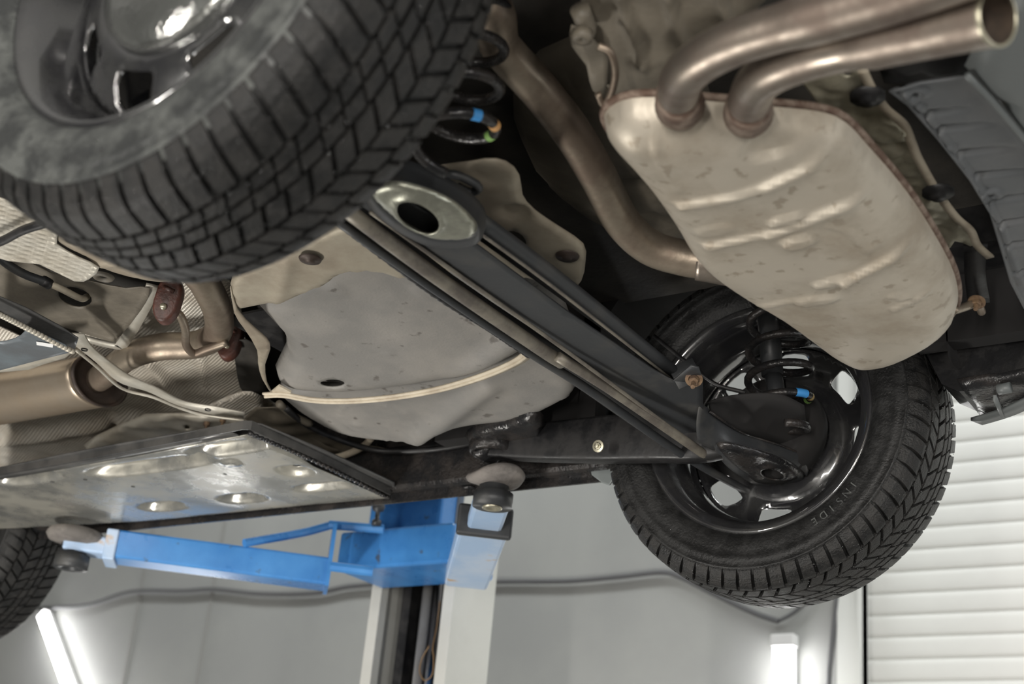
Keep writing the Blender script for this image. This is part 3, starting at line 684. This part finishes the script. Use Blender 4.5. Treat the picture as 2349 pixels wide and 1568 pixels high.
# ---- rear axle beam
bz = -.012
ax = obj('axle_beam', *merge(bar([at(1010, 470, Z=-.02), at(1560, 870, Z=-.02)], .02, .004, 1)), 'beam', car, label='dark torsion beam running to the far wheel')
BP = (-.045, 0, 0)
panel('beam_web', [(800, 385), (900, 430), (1073, 545), (1300, 713), (1500, 848), (1545, 872), (1585, 838), (1603, 842), (1612, 870), (1614, 1008), (1590, 1018), (1568, 1004), (1300, 803), (1020, 606), (820, 462)], BP, 'beam', ax, .012, smooth=0, solid=.004)
barp = [at(1010, 450, Z=-.025), at(1110, 517, Z=-.025), at(1300, 660, Z=-.025), at(1545, 858, Z=-.025)]
obj('beam_flange', *tube([p+Vector((.0, 0, 0)) for p in barp], .0165, 4, 16, flat=.7), 'beam', ax)
obj('flange_edge', *tube([at(1094, 530, Z=-.04), at(1273, 661, Z=-.04), at(1539, 868, Z=-.04)], .0022, 3, 8), 'beam_edge', ax)
obj('web_edge', *tube([at(850, 486, Z=-.05), at(1020, 607, Z=-.05), at(1300, 805, Z=-.055), at(1620, 1040, Z=-.085)], .003, 3, 8), 'beam_edge', ax)
obj('beam_lower_lip', *tube([at(780, 470, Z=-.05), at(1000, 634, Z=-.05), at(1240, 800, Z=-.05), at(1290, 832, Z=-.052)], .0125, 4, 14, flat=.8), 'beam_edge', ax)
obj('beam_back', *bar([at(800, 480, Z=-.02), at(1000, 640, Z=-.02), at(1300, 840, Z=-.02), at(1560, 1025, Z=-.03)], .06, .004, 3), 'black', ax)
sb = obj('anti_roll_bar', *tube([at(1280, 818, Z=-.055), at(1400, 893, Z=-.062), at(1560, 1003, Z=-.082), at(1625, 1048, Z=-.086)], .0085, 5, 14), 'beam_edge', car)
obj('beam_tail_edge', *tube([at(778, 508, Z=-.045), at(1000, 664, Z=-.045), at(1212, 806, Z=-.048), at(1350, 893, Z=-.06), at(1570, 1045, Z=-.085), at(1740, 1140, Z=-.09)], .0075, 5, 12), 'beam', ax)
rub = []
P = spline([at(800, 524, Z=-.035), at(1000, 672, Z=-.035), at(1120, 748, Z=-.035), at(1215, 812, Z=-.035)], 40)
rub = tube(P, lambda s: .0075+.0018*noise.noise((s*90, 3, 1)), 1, 10)
obj('rough_black_tube', *rub, 'black', ax)  # rough black tube along the lower edge of the beam
bolt('pivot_bolt', at(1592, 868, Z=-.05), (.25, -.6, -.75), .0075, 'rust', ax, .018)
obj('beam_gusset', *merge(bar([at(1545, 868, Z=-.042), at(1600, 845, Z=-.02)], .004, .04, 1)), 'beam', ax)

# trailing arms (far one visible), spring seats, springs, shock absorbers
fx, fy = .055, .585
arm_pts = [Vector((-.50, .53, -.044)), Vector((-.40, .535, -.040)), Vector((-.25, .55, -.022)), Vector((-.12, .56, -.018)), Vector((-.06, .57, -.016))]
farm = [at(1115, 1015, Y=.60), at(1250, 1014, Y=.59), at(1400, 1007, Y=.58), at(1520, 1004, Y=.575), at(1610, 1003, Y=.575), at(1680, 985, Y=.60)]
ta = obj('trailing_arm', *bar(farm, .038, lambda s: .062+.028*min(1, s*2.5), 6), 'black', car, bevel=.012)
obj('pivot_bushing', *merge(lathe([(.012, -.03), (.022, -.03), (.028, -.02), (.028, .02), (.028, .03), (.012, .03)], at(1116, 1026, Y=.60), (0, 1, 0), 32)), 'gloss', ta)
bolt('arm_bolt', at(1373, 1023, Y=.525), (0, -1, -.2), .006, 'brass', ta, .005)
pc = at(1130, 1032, Z=-.02)
obj('pivot_cup', *lathe([(.030, .02), (.034, -.004), (.040, -.010), (.047, -.006), (.048, .006), (.044, .03)], pc, (0, 0, 1), 36), 'gloss', ta)
obj('cup_bottom', *lathe([(0, .015), (.035, .015)], pc, (0, 0, 1), 24), 'void', ta)
panel('arm_bracket', [(1065, 1020), (1090, 995), (1150, 980), (1215, 960), (1245, 975), (1243, 1020), (1225, 1040), (1170, 1052), (1110, 1040)], (-.01, 0, 0), 'gloss', car, .012, rim=.02, rimw=.02)
def cup(name, low, zl, upr, zu, m, mw, parent, hole=None, label=None, bump_=None):
    """pressed steel cup: a dished bottom sheet and a rounded side wall up to the rim"""
    pl = (zl, 0, 0); a = smoothloop([tuple(at(*q, pl=pl)[:2]) for q in low], 4); b = smoothloop([tuple(at(*q, Z=zu)[:2]) for q in upr], 4)
    def H(P, D):
        z = np.full(len(P), zl)+edge_round(D, .012, .008)
        if bump_: z = z+bump_(P, D)
        if hole:
            c = np.array(at(hole[0], hole[1], pl=pl)[:2]); hp = [ovpx(*hole[:4], pl, *(hole[4:]), n=24)][0]
            d = np.full(len(P), 9.)
            for i in range(len(hp)): d = np.minimum(d, segd(P, hp[i], hp[(i+1) % len(hp)]))
            z = z-.006*np.exp(-(d/.006)**2)
        return z
    v, f, ol = sheet([tuple(at(*q, pl=pl)[:2]) for q in low], .006, H, [ovpx(*hole[:4], pl, *(hole[4:]), n=24)] if hole else (), 4)
    o = obj(name, v, f, m, parent, solid=.003, label=label)
    n = len(a); V = []; F = []; K = 6
    for k in range(K+1):
        t = k/K; e = math.sin(t*PI/2); zz_ = zl+.008+(zu-zl-.008)*(1-math.cos(t*PI/2))
        V += [(p[0]*(1-e)+q[0]*e, p[1]*(1-e)+q[1]*e, zz_) for p, q in zip(a, b)]
    for k in range(K):
        for i in range(n): F.append((k*n+i, k*n+(i+1) % n, (k+1)*n+(i+1) % n, (k+1)*n+i))
    obj(name+'_wall', V, F, mw, parent, solid=.003)
    return o
cup('spring_seat', [(1645, 1028), (1672, 1024), (1722, 1036), (1775, 1052), (1815, 1072), (1834, 1090), (1822, 1100), (1785, 1105), (1742, 1104), (1706, 1084), (1672, 1058)], -.095,
    [(1640, 1022), (1672, 1016), (1724, 1028), (1778, 1044), (1820, 1064), (1842, 1088), (1828, 1104), (1788, 1112), (1740, 1112), (1700, 1090), (1662, 1060)], -.080, 'gloss', 'beam', ta, hole=(1772, 1080, 26, 12, .25))
def loft(name, A, B, m, parent, n=6, bulge=(0, 0, 0), **k):
    A = spline(A, 5); B = spline(B, 5); V = []; K = n
    for r_ in range(K+1):
        t = r_/K; bl_ = Vector(bulge)*math.sin(PI*t)
        V += [a*(1-t)+b*t+bl_ for a, b in zip(A, B)]
    w_ = len(A); return obj(name, V, [(r*w_+i, r*w_+i+1, (r+1)*w_+i+1, (r+1)*w_+i) for r in range(K) for i in range(w_-1)], m, parent, solid=.003, **k)
loft('seat_wall', [at(1606, 920, Z=-.040), at(1645, 955, Z=-.040), at(1700, 990, Z=-.045), at(1752, 1008, Z=-.050), at(1806, 1026, Z=-.055), at(1850, 1046, Z=-.06), at(1862, 1062, Z=-.062)],
     [at(1600, 1012, Z=-.080), at(1640, 1030, Z=-.084), at(1690, 1030, Z=-.084), at(1745, 1042, Z=-.084), at(1795, 1056, Z=-.082), at(1838, 1082, Z=-.08), at(1852, 1092, Z=-.08)], 'beam', ta, bulge=(0, -.008, -.006))
loft('seat_pan', [at(1620, 925, Z=-.02), at(1655, 912, Z=-.01), at(1720, 903, Z=-.01), at(1790, 905, Z=-.01), at(1845, 930, Z=-.01)],
     [at(1630, 945, Z=-.03), at(1700, 992, Z=-.035), at(1752, 1010, Z=-.04), at(1806, 1028, Z=-.045), at(1855, 1050, Z=-.05)], 'void', ta, bulge=(0, 0, .01))
obj('seat_lip', *tube([at(1628, 943, Z=-.044), at(1700, 991, Z=-.048), at(1752, 1009, Z=-.052), at(1806, 1027, Z=-.057), at(1856, 1054, Z=-.062), at(1852, 1088, Z=-.075), at(1800, 1112, Z=-.085), at(1760, 1136, Z=-.085), at(1735, 1140, Z=-.085)], .0022, 5, 8), 'gloss', ta)
ta2 = obj('trailing_arm', *bar([Vector((p.x, -p.y-.03, p.z)) for p in arm_pts], lambda s: .05+.02*s, .078, 6), 'black', car, bevel=.012)
cup('spring_seat', [(848, 446), (872, 430), (920, 428), (990, 448), (1042, 474), (1078, 506), (1092, 530), (1080, 549), (1040, 554), (985, 549), (925, 519), (875, 480)], -.066,
    [(846, 430), (866, 395), (925, 368), (1005, 398), (1068, 435), (1104, 470), (1114, 502), (1100, 532), (1050, 545), (985, 540), (915, 510), (865, 470)], -.020, 'bushing', 'beam', ta2, hole=(960, 490, 54, 30, .52), label='bare metal spring seat with an oval opening')
obj('bracket_eye', *tube([at(990, 405, Z=.0), at(1040, 400, Z=.0), at(1085, 418, Z=.0), at(1098, 432, Z=.0), at(1080, 440, Z=.0), at(1050, 428, Z=.0)], .006, 6, 10), 'beam', ta2)
def spring(cx, cy, z0, turns, R, r, marks, px):
    P = []; n = int(turns*26)
    for k in range(n+1):
        a = 2*PI*turns*k/n + px; u = k/n
        P.append(Vector((cx+R*math.cos(a)*(1-.1*(u < .05)), cy+R*math.sin(a), z0+.056*turns*u)))
    o = obj('coil_spring', *tube(P, r, 1, 12), 'gloss', car)
    for i, (k0, k1, mm) in enumerate(marks):
        obj('paint_mark', *tube(P[k0:k1], r*1.06, 1, 12, cap=False), mm, o, label=('blue' if mm == 'c_blue' else 'orange' if 'o' in mm[2:3] else 'yellow green')+' paint mark')
    return o
sf = at(1785, 985, Y=.60); spring(sf.x, sf.y, sf.z-.005, 5.0, .055, .0072, [(27, 30, 'c_blue'), (30, 32, 'c_tan'), (32, 34, 'c_green')], PI*1.72)
sn = at(1035, 345, Y=-.44); spring(sn.x, sn.y, sn.z-.005, 4.6, .050, .0068, [(14, 16, 'c_blue'), (17, 19, 'c_orange'), (20, 22, 'c_green')], PI*.75)
print('SPR', sf, sn)
obj('shock_absorber', *merge(tube([at(1760, 700, Y=.63), at(1772, 860, Y=.635)], .020, 1, 20), tube([at(1770, 840, Y=.635), at(1790, 950, Y=.638)], .016, 1, 20)), 'beam', car)
bolt('hub_bolt', at(1783, 955, Y=.66), (0, -1, -.1), .010, 'rust', ta, .02)
obj('brake_drum', *lathe([(0, -.03), (.05, -.03), (.085, -.025), (.095, -.015), (.098, .0), (.098, .03), (.06, .04), (0, .04)], (0, .70, 0), (0, 1, 0), 48), 'void', WF)
# handbrake / brake hose near the hub
obj('brake_hose', *tube([at(1500, 770, Y=.55), at(1580, 835, Y=.56), at(1640, 880, Y=.58), at(1710, 900, Y=.60)], .004, 6, 8), 'black', car)

# ---- left side: shields and panels
panel('tunnel_heat_shield', [(-90, 760), (60, 780), (170, 770), (330, 690), (430, 620), (530, 640), (560, 760), (570, 860), (620, 915), (700, 985), (640, 1030), (420, 1040), (200, 1075), (0, 1100), (-90, 1110)], (.125, 0, 0), 'foil', car, .009,
   hf=lambda P, D: .012*nz(P, 5, 1)+.004*nz(P, 22, 6)+ridge(P, at(340, 830, Z=.125)[:2], at(480, 1000, Z=.125)[:2], .012, .012)+ridge(P, at(0, 1010, Z=.125)[:2], at(320, 960, Z=.125)[:2], .03, .02)+ridge(P, at(462, 790, Z=.125)[:2], at(470, 900, Z=.125)[:2], .004, .006)-ridge(P, at(250, 950, Z=.125)[:2], at(290, 1040, Z=.125)[:2], .014, .015))
panel('floor_reinforcement', [(455, 950), (500, 925), (556, 902), (588, 908), (600, 925), (606, 972), (598, 980), (548, 966)], (.09, 0, 0), 'foil', car, .007, hf=lambda P, D: .004*nz(P, 30, 3)+edge_round(D, .008, .006))
panel('floor_reinforcement', [(640, 985), (700, 1000), (800, 1045), (860, 1085), (820, 1090), (700, 1030), (620, 990)], (.06, 0, 0), 'under_tan', car, .01, hf=lambda P, D: .008*nz(P, 14, 3))
panel('tunnel_flange', [(190, 1030), (270, 985), (330, 965), (420, 955), (520, 965), (560, 975), (540, 985), (400, 1012), (260, 1040)], (.085, 0, 0), 'foil_plain', car, .008, hf=lambda P, D: .008*nz(P, 18, 5)+edge_round(D, .012, .012), holes=[(430, 978, 6, 4)])
for c in ((475, 968), (512, 960)): obj('stud', *lathe([(0, -.016), (.003, -.016), (.003, -.008), (.007, -.008), (.007, 0)], at(*c, Z=.08), (0, 0, 1), 8), 'rust', car)
fp = panel('floor_panel', [(-40, 570), (30, 575), (120, 620), (210, 640), (290, 655), (345, 655), (325, 705), (275, 768), (250, 776), (160, 750), (60, 715), (-40, 690)], (.06, 0, 0), 'under_tan', car, .009, rim=-.004, rimw=.01, holes=[(172, 680, 40, 22, .25)], hf=lambda P, D: .002*nz(P, 12, 3), label='dusty floor panel with an oval opening')
obj('opening_shade', *merge(([tuple(at(172+48*math.cos(t), 678+30*math.sin(t), Z=.09)) for t in [2*PI*k/20 for k in range(20)]], [tuple(range(20))])), 'black', fp)  # black disc behind the oval opening stands for the shade inside
obj('panel_edge', *bar(pts_on([(350, 655), (330, 705), (283, 785), (262, 792), (190, 775)], (.07, 0, 0)), .022, .006, 4), 'foil_plain', fp)
obj('grommet', *lathe([(.008, 0), (.012, -.006), (.017, -.004), (.019, 0)], at(237, 633, Z=.045), (0, 0, 1), 20), 'under_tan', fp)
panel('finned_shield', [(-40, 455), (30, 462), (110, 500), (135, 530), (130, 560), (180, 590), (228, 612), (205, 640), (170, 645), (90, 605), (-40, 575)], (.015, 0, 0), 'foil_plain', car, .0045, hf=lambda P, D: .0035*np.sin((P[:, 0]*.96+P[:, 1]*-.28)*2*PI/.0155+2.5*nz(P, 6, 2))*np.clip(D/.01, 0, 1)+.004*nz(P, 10, 3))
panel('smooth_shield', [(100, 515), (180, 525), (260, 560), (400, 600), (480, 625), (470, 640), (410, 648), (370, 652), (300, 640), (230, 618), (190, 590), (130, 560)], (.02, 0, 0), 'tan', car, .007, holes=[(172, 555, 26, 7, .3), (240, 577, 30, 6, .1)], hf=lambda P, D: edge_round(D, .015, .01)+ridge(P, at(200, 610, Z=.02)[:2], at(330, 600, Z=.02)[:2], .008, .004))
obj('brake_cable', *tube([at(-30, 565, Z=-.01), at(10, 550, Z=-.01), at(60, 525, Z=-.01), at(150, 500, Z=-.01), at(260, 470, Z=-.01)], .007, 6, 10), 'black', car)
obj('wiring_hose', *tube([at(-30, 560, Z=.035), at(10, 600, Z=.035), at(55, 628, Z=.035), at(110, 648, Z=.035)], .0075, 6, 10), 'beam', car)
obj('fuel_line', *tube([at(105, 647, Z=.035), at(140, 662, Z=.035), at(185, 684, Z=.05), at(200, 680, Z=.08)], .006, 6, 10), 'cream', car)
obj('hose_clamp', *tube([at(98, 643, Z=.035), at(114, 652, Z=.035)], .0095, 1, 10), 'black', car)
# rubber exhaust hangers and rod
def hanger(c, ax_, z):
    c0 = at(*c, Z=z); a = Vector(ax_).normalized(); up_ = Vector((.25, -.1, 1)).normalized()
    V = []; Fc = []; n = 24; s = a.cross(up_).normalized()
    for h in (-.016, .016):
        for k in range(n):
            t = 2*PI*k/n; V.append(c0+a*h+s*(.022*math.cos(t))+up_*(.034*math.sin(t)+(.008 if math.sin(t) > 0 else -.008)))
    for k in range(n): Fc.append((k, (k+1) % n, n+(k+1) % n, n+k))
    Fc += [tuple(range(n-1, -1, -1)), tuple(range(n, 2*n))]
    o = obj('rubber_hanger', V, Fc, 'redrubber', car, bevel=.005, label='red brown rubber exhaust hanger')
    f_ = -a if (a.dot(Vector(CAM)-c0) < 0) else a
    obj('hanger_pin', *lathe([(.006, 0), (.006, .006), (.004, .009), (0, .009)], c0+f_*.016-up_*.018, f_, 14), 'brass', o)
    obj('hanger_slot', *tube([c0+f_*.017+up_*.012-s*.010, c0+f_*.017+up_*.016+s*.010], .004, 1, 8), 'redrubber', o)
    return o
hanger((387, 688), (.55, -.8, -.1), .05)
hanger((530, 778), (.55, -.8, -.1), .105)
obj('hanger_rod', *tube([at(392, 715, Z=.045), at(412, 722, Z=.04), at(425, 755, Z=.035), at(427, 790, Z=.035), at(445, 810, Z=.035), at(475, 800, Z=.04), at(520, 785, Z=.05)], .0075, 8, 12), 'pipe_old', car)
# cross brace
cb = obj('cross_brace', *bar(pts_on([(165, 765), (195, 795), (240, 832), (290, 870), (350, 893), (410, 922), (470, 937), (560, 952)], (.0, 0, 0)), lambda s: .045-.02*abs(math.sin(s*7)), .004, 6), 'foil_plain', car, label='bare metal brace strip')
obj('brace_edge', *tube([p-Vector((0, 0, .002)) for p in pts_on([(175, 800), (222, 838), (280, 888), (350, 908), (410, 932), (470, 950), (560, 962)], (.0, 0, 0))], .003, 6, 8), 'foil_plain', cb)
for c in ((194, 799), (477, 937)): obj('brace_hole', *lathe([(0, 0), (.006, 0), (.006, -.0035)], at(*c, Z=-.001), (0, 0, 1), 14), 'black', cb)

# trays under the sills
def tray(name, inner, rimpts, z, m, holes, embs, label=None, hf2=None):
    pl = (z, 0, 0)
    def H(P, D):
        q = np.zeros(len(P))
        for c, rx, ry, h in embs: q += plateau(P, at(*c, pl=pl)[:2], rx, ry, 0, h*1.6, .2)
        return q+.0015*nz(P, 5, 2)
    return panel(name, inner, pl, m, car, .006, H, holes, .002, 0, label)
TZ = -.052
tr = tray('under_tray', [(-60, 1110), (0, 1099), (300, 1048), (556, 999), (590, 1014), (720, 1070), (888, 1142), (700, 1158), (350, 1192), (0, 1212), (-60, 1216)], None, TZ, 'tray', [(683, 1076, 16, 6)], [((525, 1027), .10, .028, -.014), ((340, 1068), .17, .030, -.014), ((60, 1095), .10, .03, -.014), ((677, 1079), .036, .03, -.008), ((740, 1115), .07, .022, -.010), ((555, 1142), .06, .028, -.012), ((372, 1160), .065, .028, -.012), ((530, 1060), .02, .015, .003)], 'glossy wet grey under tray with stamped recesses')
rim_px = [(-60, 1098), (150, 1062), (300, 1034), (556, 985), (575, 985), (600, 996), (740, 1060), (895, 1135)]
V = []; Fc = []
P = [at(a, b, Z=TZ) for a, b in rim_px]
for p in P: V += [p, p+Vector((0, 0, .001)), p+Vector((.0, 0, .018))]
for i in range(len(P)-1):
    Fc += [(i*3, i*3+3, i*3+5, i*3+2)]
obj('tray_rim', V, Fc, 'tray_dark', tr, solid=.003, smooth=False)
obj('tray_flange', *bar([at(a, b, Z=TZ+.002) for a, b in [(-60, 1104), (150, 1068), (300, 1040), (540, 994)]], .022, .003, 3), 'tray_dark', tr)
tb = [at(a, b, Z=TZ-.003) for a, b in [(575, 994), (740, 1066), (888, 1140)]]
PP = spline(tb, 14); teeth = []
for i, p in enumerate(PP): teeth.append(lathe([(0, -.004), (.005, -.003), (.006, 0), (.005, .003), (0, .004)], p, (0, 0, 1), 8))
obj('edge_teeth', *merge(bar(tb, .006, .004, 10), *teeth), 'gloss', tr)
for c in ((516, 1087), (305, 1116), (270, 1051), (120, 1105), (195, 1100)): obj('drain_hole', *lathe([(0, 0), (.005, 0)], at(*c, Z=TZ-.002), (0, 0, 1), 12), 'gap', tr)
# raised outer rail of the tray (dark flank)
panel('tray_flank', [(-60, 1085), (150, 1040), (300, 1012), (560, 968), (600, 972), (740, 1030), (905, 1105), (908, 1142), (890, 1146), (740, 1070), (590, 1006), (556, 996), (300, 1044), (-60, 1106)], (-.035, 0, 0), 'tray_dark', tr, .01, solid=.003, smooth=0)
# near tray
nt = panel('near_tray', [(-60, 730), (0, 742), (60, 752), (110, 772), (150, 790), (165, 806), (100, 822), (0, 848), (-60, 862)], (-.05, 0, 0), 'bluegrey', car, .01, solid=.002, smooth=0, label='blue grey tray at the left edge', holes=[(10, 760, 50, 22, -.2)])
panel('tray_flank', [(-60, 655), (0, 680), (60, 705), (140, 748), (180, 775), (172, 800), (120, 775), (0, 712), (-60, 690)], (-.03, 0, 0), 'tray_dark', nt, .01, smooth=0)
tb = [at(a, b, Z=-.052) for a, b in [(-20, 712), (60, 752), (165, 806)]]
PP = spline(tb, 12); teeth = []
for i, p in enumerate(PP): teeth.append(lathe([(0, -.004), (.005, -.003), (.006, 0), (.005, .003), (0, .004)], p, (0, 0, 1), 8))
obj('edge_teeth', *merge(bar(tb, .005, .004, 10), *teeth), 'foil_plain', nt)
obj('tray_label', *hexa([at(a, b, Z=-.053) for a, b in ((83, 783), (122, 789), (121, 797), (84, 791))], [at(a, b, Z=-.051) for a, b in ((83, 783), (122, 789), (121, 797), (84, 791))]), 'lampend', nt, smooth=False)
panel('tunnel_edge', [(-60, 838), (0, 832), (90, 812), (160, 805), (150, 820), (100, 835), (30, 850), (-60, 852)], (.0, 0, 0), 'foil_plain', car, .012, hf=lambda P, D: .004*nz(P, 30, 2))

# sill
obj('sill', *merge(box(-3.0, -.33, .685, .775, -.045, .06)), 'gloss', car, smooth=False, bevel=.012)
obj('sill_flange', *box(-3.0, -.33, .715, .721, -.062, -.04), 'gloss', car, smooth=False)
for a, b in ((665, 1163), (480, 1180), (1080, 1120)):
    obj('sill_plug', *lathe([(.02, -.001), (.018, -.006), (.012, -.004), (0, -.003)], at(a, b, Z=-.046), (0, 0, 1), 20), 'gloss', car)
obj('mud_flap', *hexa([at(a, b, Y=.70) for a, b in ((1352, 1060), (1412, 1058), (1408, 1098), (1397, 1112), (1380, 1106), (1356, 1088))], [at(a, b, Y=.70)+Vector((0, .006, 0)) for a, b in ((1352, 1060), (1412, 1058), (1408, 1098), (1397, 1112), (1380, 1106), (1356, 1088))]), 'flap', car, smooth=False, bevel=.002)
# floor between tank and sill
panel('floor_side_panel', [(560, 960), (640, 930), (760, 1000), (900, 1030), (1100, 1010), (1260, 975), (1240, 1020), (1160, 1060), (1000, 1095), (880, 1085), (780, 1060), (660, 1010)], (.06, 0, 0), 'under_tan', car, .010, hf=lambda P, D: .012*nz(P, 16, 9)+plateau(P, at(985, 1045, Z=.06)[:2], .028, .028, 0, .006)+plateau(P, at(1050, 1030, Z=.06)[:2], .022, .022, 0, .005)+plateau(P, at(900, 1065, Z=.06)[:2], .05, .03, 0, .02))
obj('fuel_hose', *tube([at(a, b, Z=.03) for a, b in ((655, 935), (690, 965), (730, 988), (790, 1012), (860, 1032), (930, 1034), (1010, 1028), (1090, 1012), (1180, 990), (1250, 974))], .0065, 6, 10), 'black', car)
obj('vent_pipe', *tube([at(a, b, Z=.045) for a, b in ((715, 1042), (760, 1050), (800, 1040), (835, 1022), (850, 1005))], .008, 6, 10), 'cream', car)
obj('hose_sleeve', *tube([at(a, b, Z=.032) for a, b in ((640, 925), (668, 950), (712, 972))], .008, 6, 10), 'under_tan', car)

# ---- rear end: crumpled shield, bumper
rs = panel('rear_heat_shield', [(1820, 150), (1960, 150), (1990, 185), (2030, 250), (2078, 292), (2098, 352), (2170, 470), (2215, 520), (2238, 552), (2225, 560), (2190, 552), (2180, 565), (2150, 560), (2060, 440), (1960, 330), (1880, 240)], (.075, 0, 0), 'crumple', car, .006, hf=lambda P, D: .012*nz(P, 14, 1)+.006*np.abs(nz(P, 30, 8))+.004*nz(P, 60, 5)+plateau(P, at(2040, 295, Z=.075)[:2], .028, .028, 0, .008), holes=[(2187, 492, 8, 3), (1945, 172, 10, 4)], label='crumpled foil heat shield behind the silencer')
obj('shield_edge', *bar([at(a, b, Z=.068) for a, b in ((1978, 160), (2000, 205), (2030, 248), (2072, 285), (2092, 330), (2108, 368), (2150, 440), (2190, 495), (2226, 528), (2242, 562), (2272, 590))], .012, .003, 6), 'cream', rs)
for c in ((1990, 218), (2152, 438)): obj('shield_clip', *lathe([(0, -.012), (.01, -.012), (.012, -.006), (.022, -.004), (.022, 0)], at(*c, Z=.068), (0, 0, 1), 10), 'black', rs)
BM = (.045, 0, 0)
bl = [(2040, 200), (2110, 182), (2215, 168), (2290, 245), (2400, 380), (2480, 520), (2480, 760), (2349, 700), (2318, 640), (2270, 480), (2225, 400), (2150, 310), (2085, 235)]
def bh(P, D):
    z = edge_round(D, .01, -.006)
    for (a, b) in (((2110, 262), (2230, 246)), ((2135, 297), (2290, 280)), ((2185, 352), (2340, 335)), ((2228, 402), (2400, 385)), ((2258, 460), (2420, 440)), ((2285, 512), (2440, 490)), ((2302, 562), (2460, 540)), ((2325, 625), (2470, 600))):
        A = np.array(at(*a, pl=BM)[:2]); B = np.array(at(*b, pl=BM)[:2]); d = B-A; L_ = np.linalg.norm(d); d /= L_; nn = np.array([-d[1], d[0]])
        q = P-A; u = q@d; s = q@nn
        z += .016*np.exp(-(s/.0055)**2)*np.clip(u/.004, 0, 1)*np.clip((L_-u)/(L_*.9), 0, 1)*(u > 0)*(u < L_)
    for c in ((2100, 212), (2272, 443)):
        z += plateau(P, at(*c, pl=BM)[:2], .016, .012, 0, .005)+plateau(P, at(*c, pl=BM)[:2], .007, .006, 0, -.006)
    for a, b in (((2068, 195), (2110, 240)), ((2110, 240), (2180, 330)), ((2180, 330), (2250, 430)), ((2250, 430), (2300, 520)), ((2300, 520), (2345, 650))): z += ridge(P, at(*a, pl=BM)[:2], at(*b, pl=BM)[:2], .003, .005)
    return z
bmp = panel('bumper', bl, BM, 'plastic', car, .0035, bh, smooth=1, solid=.003, label='dark grey ribbed plastic underside of the rear bumper')
sk_o = [(2215, 168), (2240, 120), (2300, 20), (2360, -60), (2560, -60), (2560, 700), (2480, 520), (2400, 380), (2290, 245)]
panel('bumper_skin', sk_o, (.030, 0, 0), 'skin', bmp, .02, smooth=0, solid=.004, hf=lambda P, D: edge_round(D, .02, .012))
obj('skin_crease', *tube([at(a, b, Z=.03) for a, b in ((2218, 172), (2292, 250), (2400, 385), (2480, 520))], .004, 4, 10), 'skin', bmp)
panel('tailpipe_recess_shade', [(2000, 120), (2060, 60), (2200, -40), (2340, -60), (2330, 20), (2270, 110), (2230, 165), (2110, 190), (2030, 190)], (.09, 0, 0), 'black', bmp, .02, smooth=1)  # black sheet stands in for the shade around the tailpipe cutout
# black void behind the bumper, far corner of bumper
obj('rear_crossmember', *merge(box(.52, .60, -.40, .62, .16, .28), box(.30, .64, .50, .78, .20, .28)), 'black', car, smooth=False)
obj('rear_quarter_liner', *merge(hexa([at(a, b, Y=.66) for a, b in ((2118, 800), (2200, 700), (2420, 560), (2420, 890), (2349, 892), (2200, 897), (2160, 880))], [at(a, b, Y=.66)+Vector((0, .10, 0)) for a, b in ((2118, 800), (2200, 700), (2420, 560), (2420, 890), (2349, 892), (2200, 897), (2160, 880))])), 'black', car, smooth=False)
cor = panel('bumper_corner', [(2196, 893), (2225, 925), (2240, 962), (2252, 970), (2300, 950), (2420, 905), (2420, 865), (2300, 878)], (.0, .0, 0), 'gloss', bmp, .008, hf=lambda P, D: .006*nz(P, 25, 3)+edge_round(D, .03, .02), label='wet far corner of the bumper')
obj('corner_skin', *bar([at(a, b, Z=-.006) for a, b in ((2240, 966), (2300, 948), (2360, 922), (2430, 885))], .03, .006, 4), 'skin', cor)
obj('corner_rib', *bar([at(a, b, Z=.0) for a, b in ((2282, 905), (2300, 945))], .006, .02, 1), 'skin', cor)
obj('corner_slot', *tube([at(a, b, Z=-.008) for a, b in ((2290, 893), (2318, 888))], .009, 1, 12), 'skin', cor)
# muffler bracket at the far rear
br = obj('silencer_bracket', *merge(bar([at(2238, 560, Z=.08), at(2236, 620, Z=.07), at(2245, 690, Z=.06)], lambda s: .03+.012*(s-.5)**2, .008, 5)), 'black', car)
obj('hanger_rod', *tube([at(2185, 712, Z=.0), at(2215, 703, Z=.02), at(2240, 695, Z=.045), at(2252, 715, Z=.05)], .0065, 5, 12), 'pipe_old', br)
bolt('bracket_bolt', at(2240, 692, Z=.035), (0, -.4, -1), .007, 'rust', br, .01)
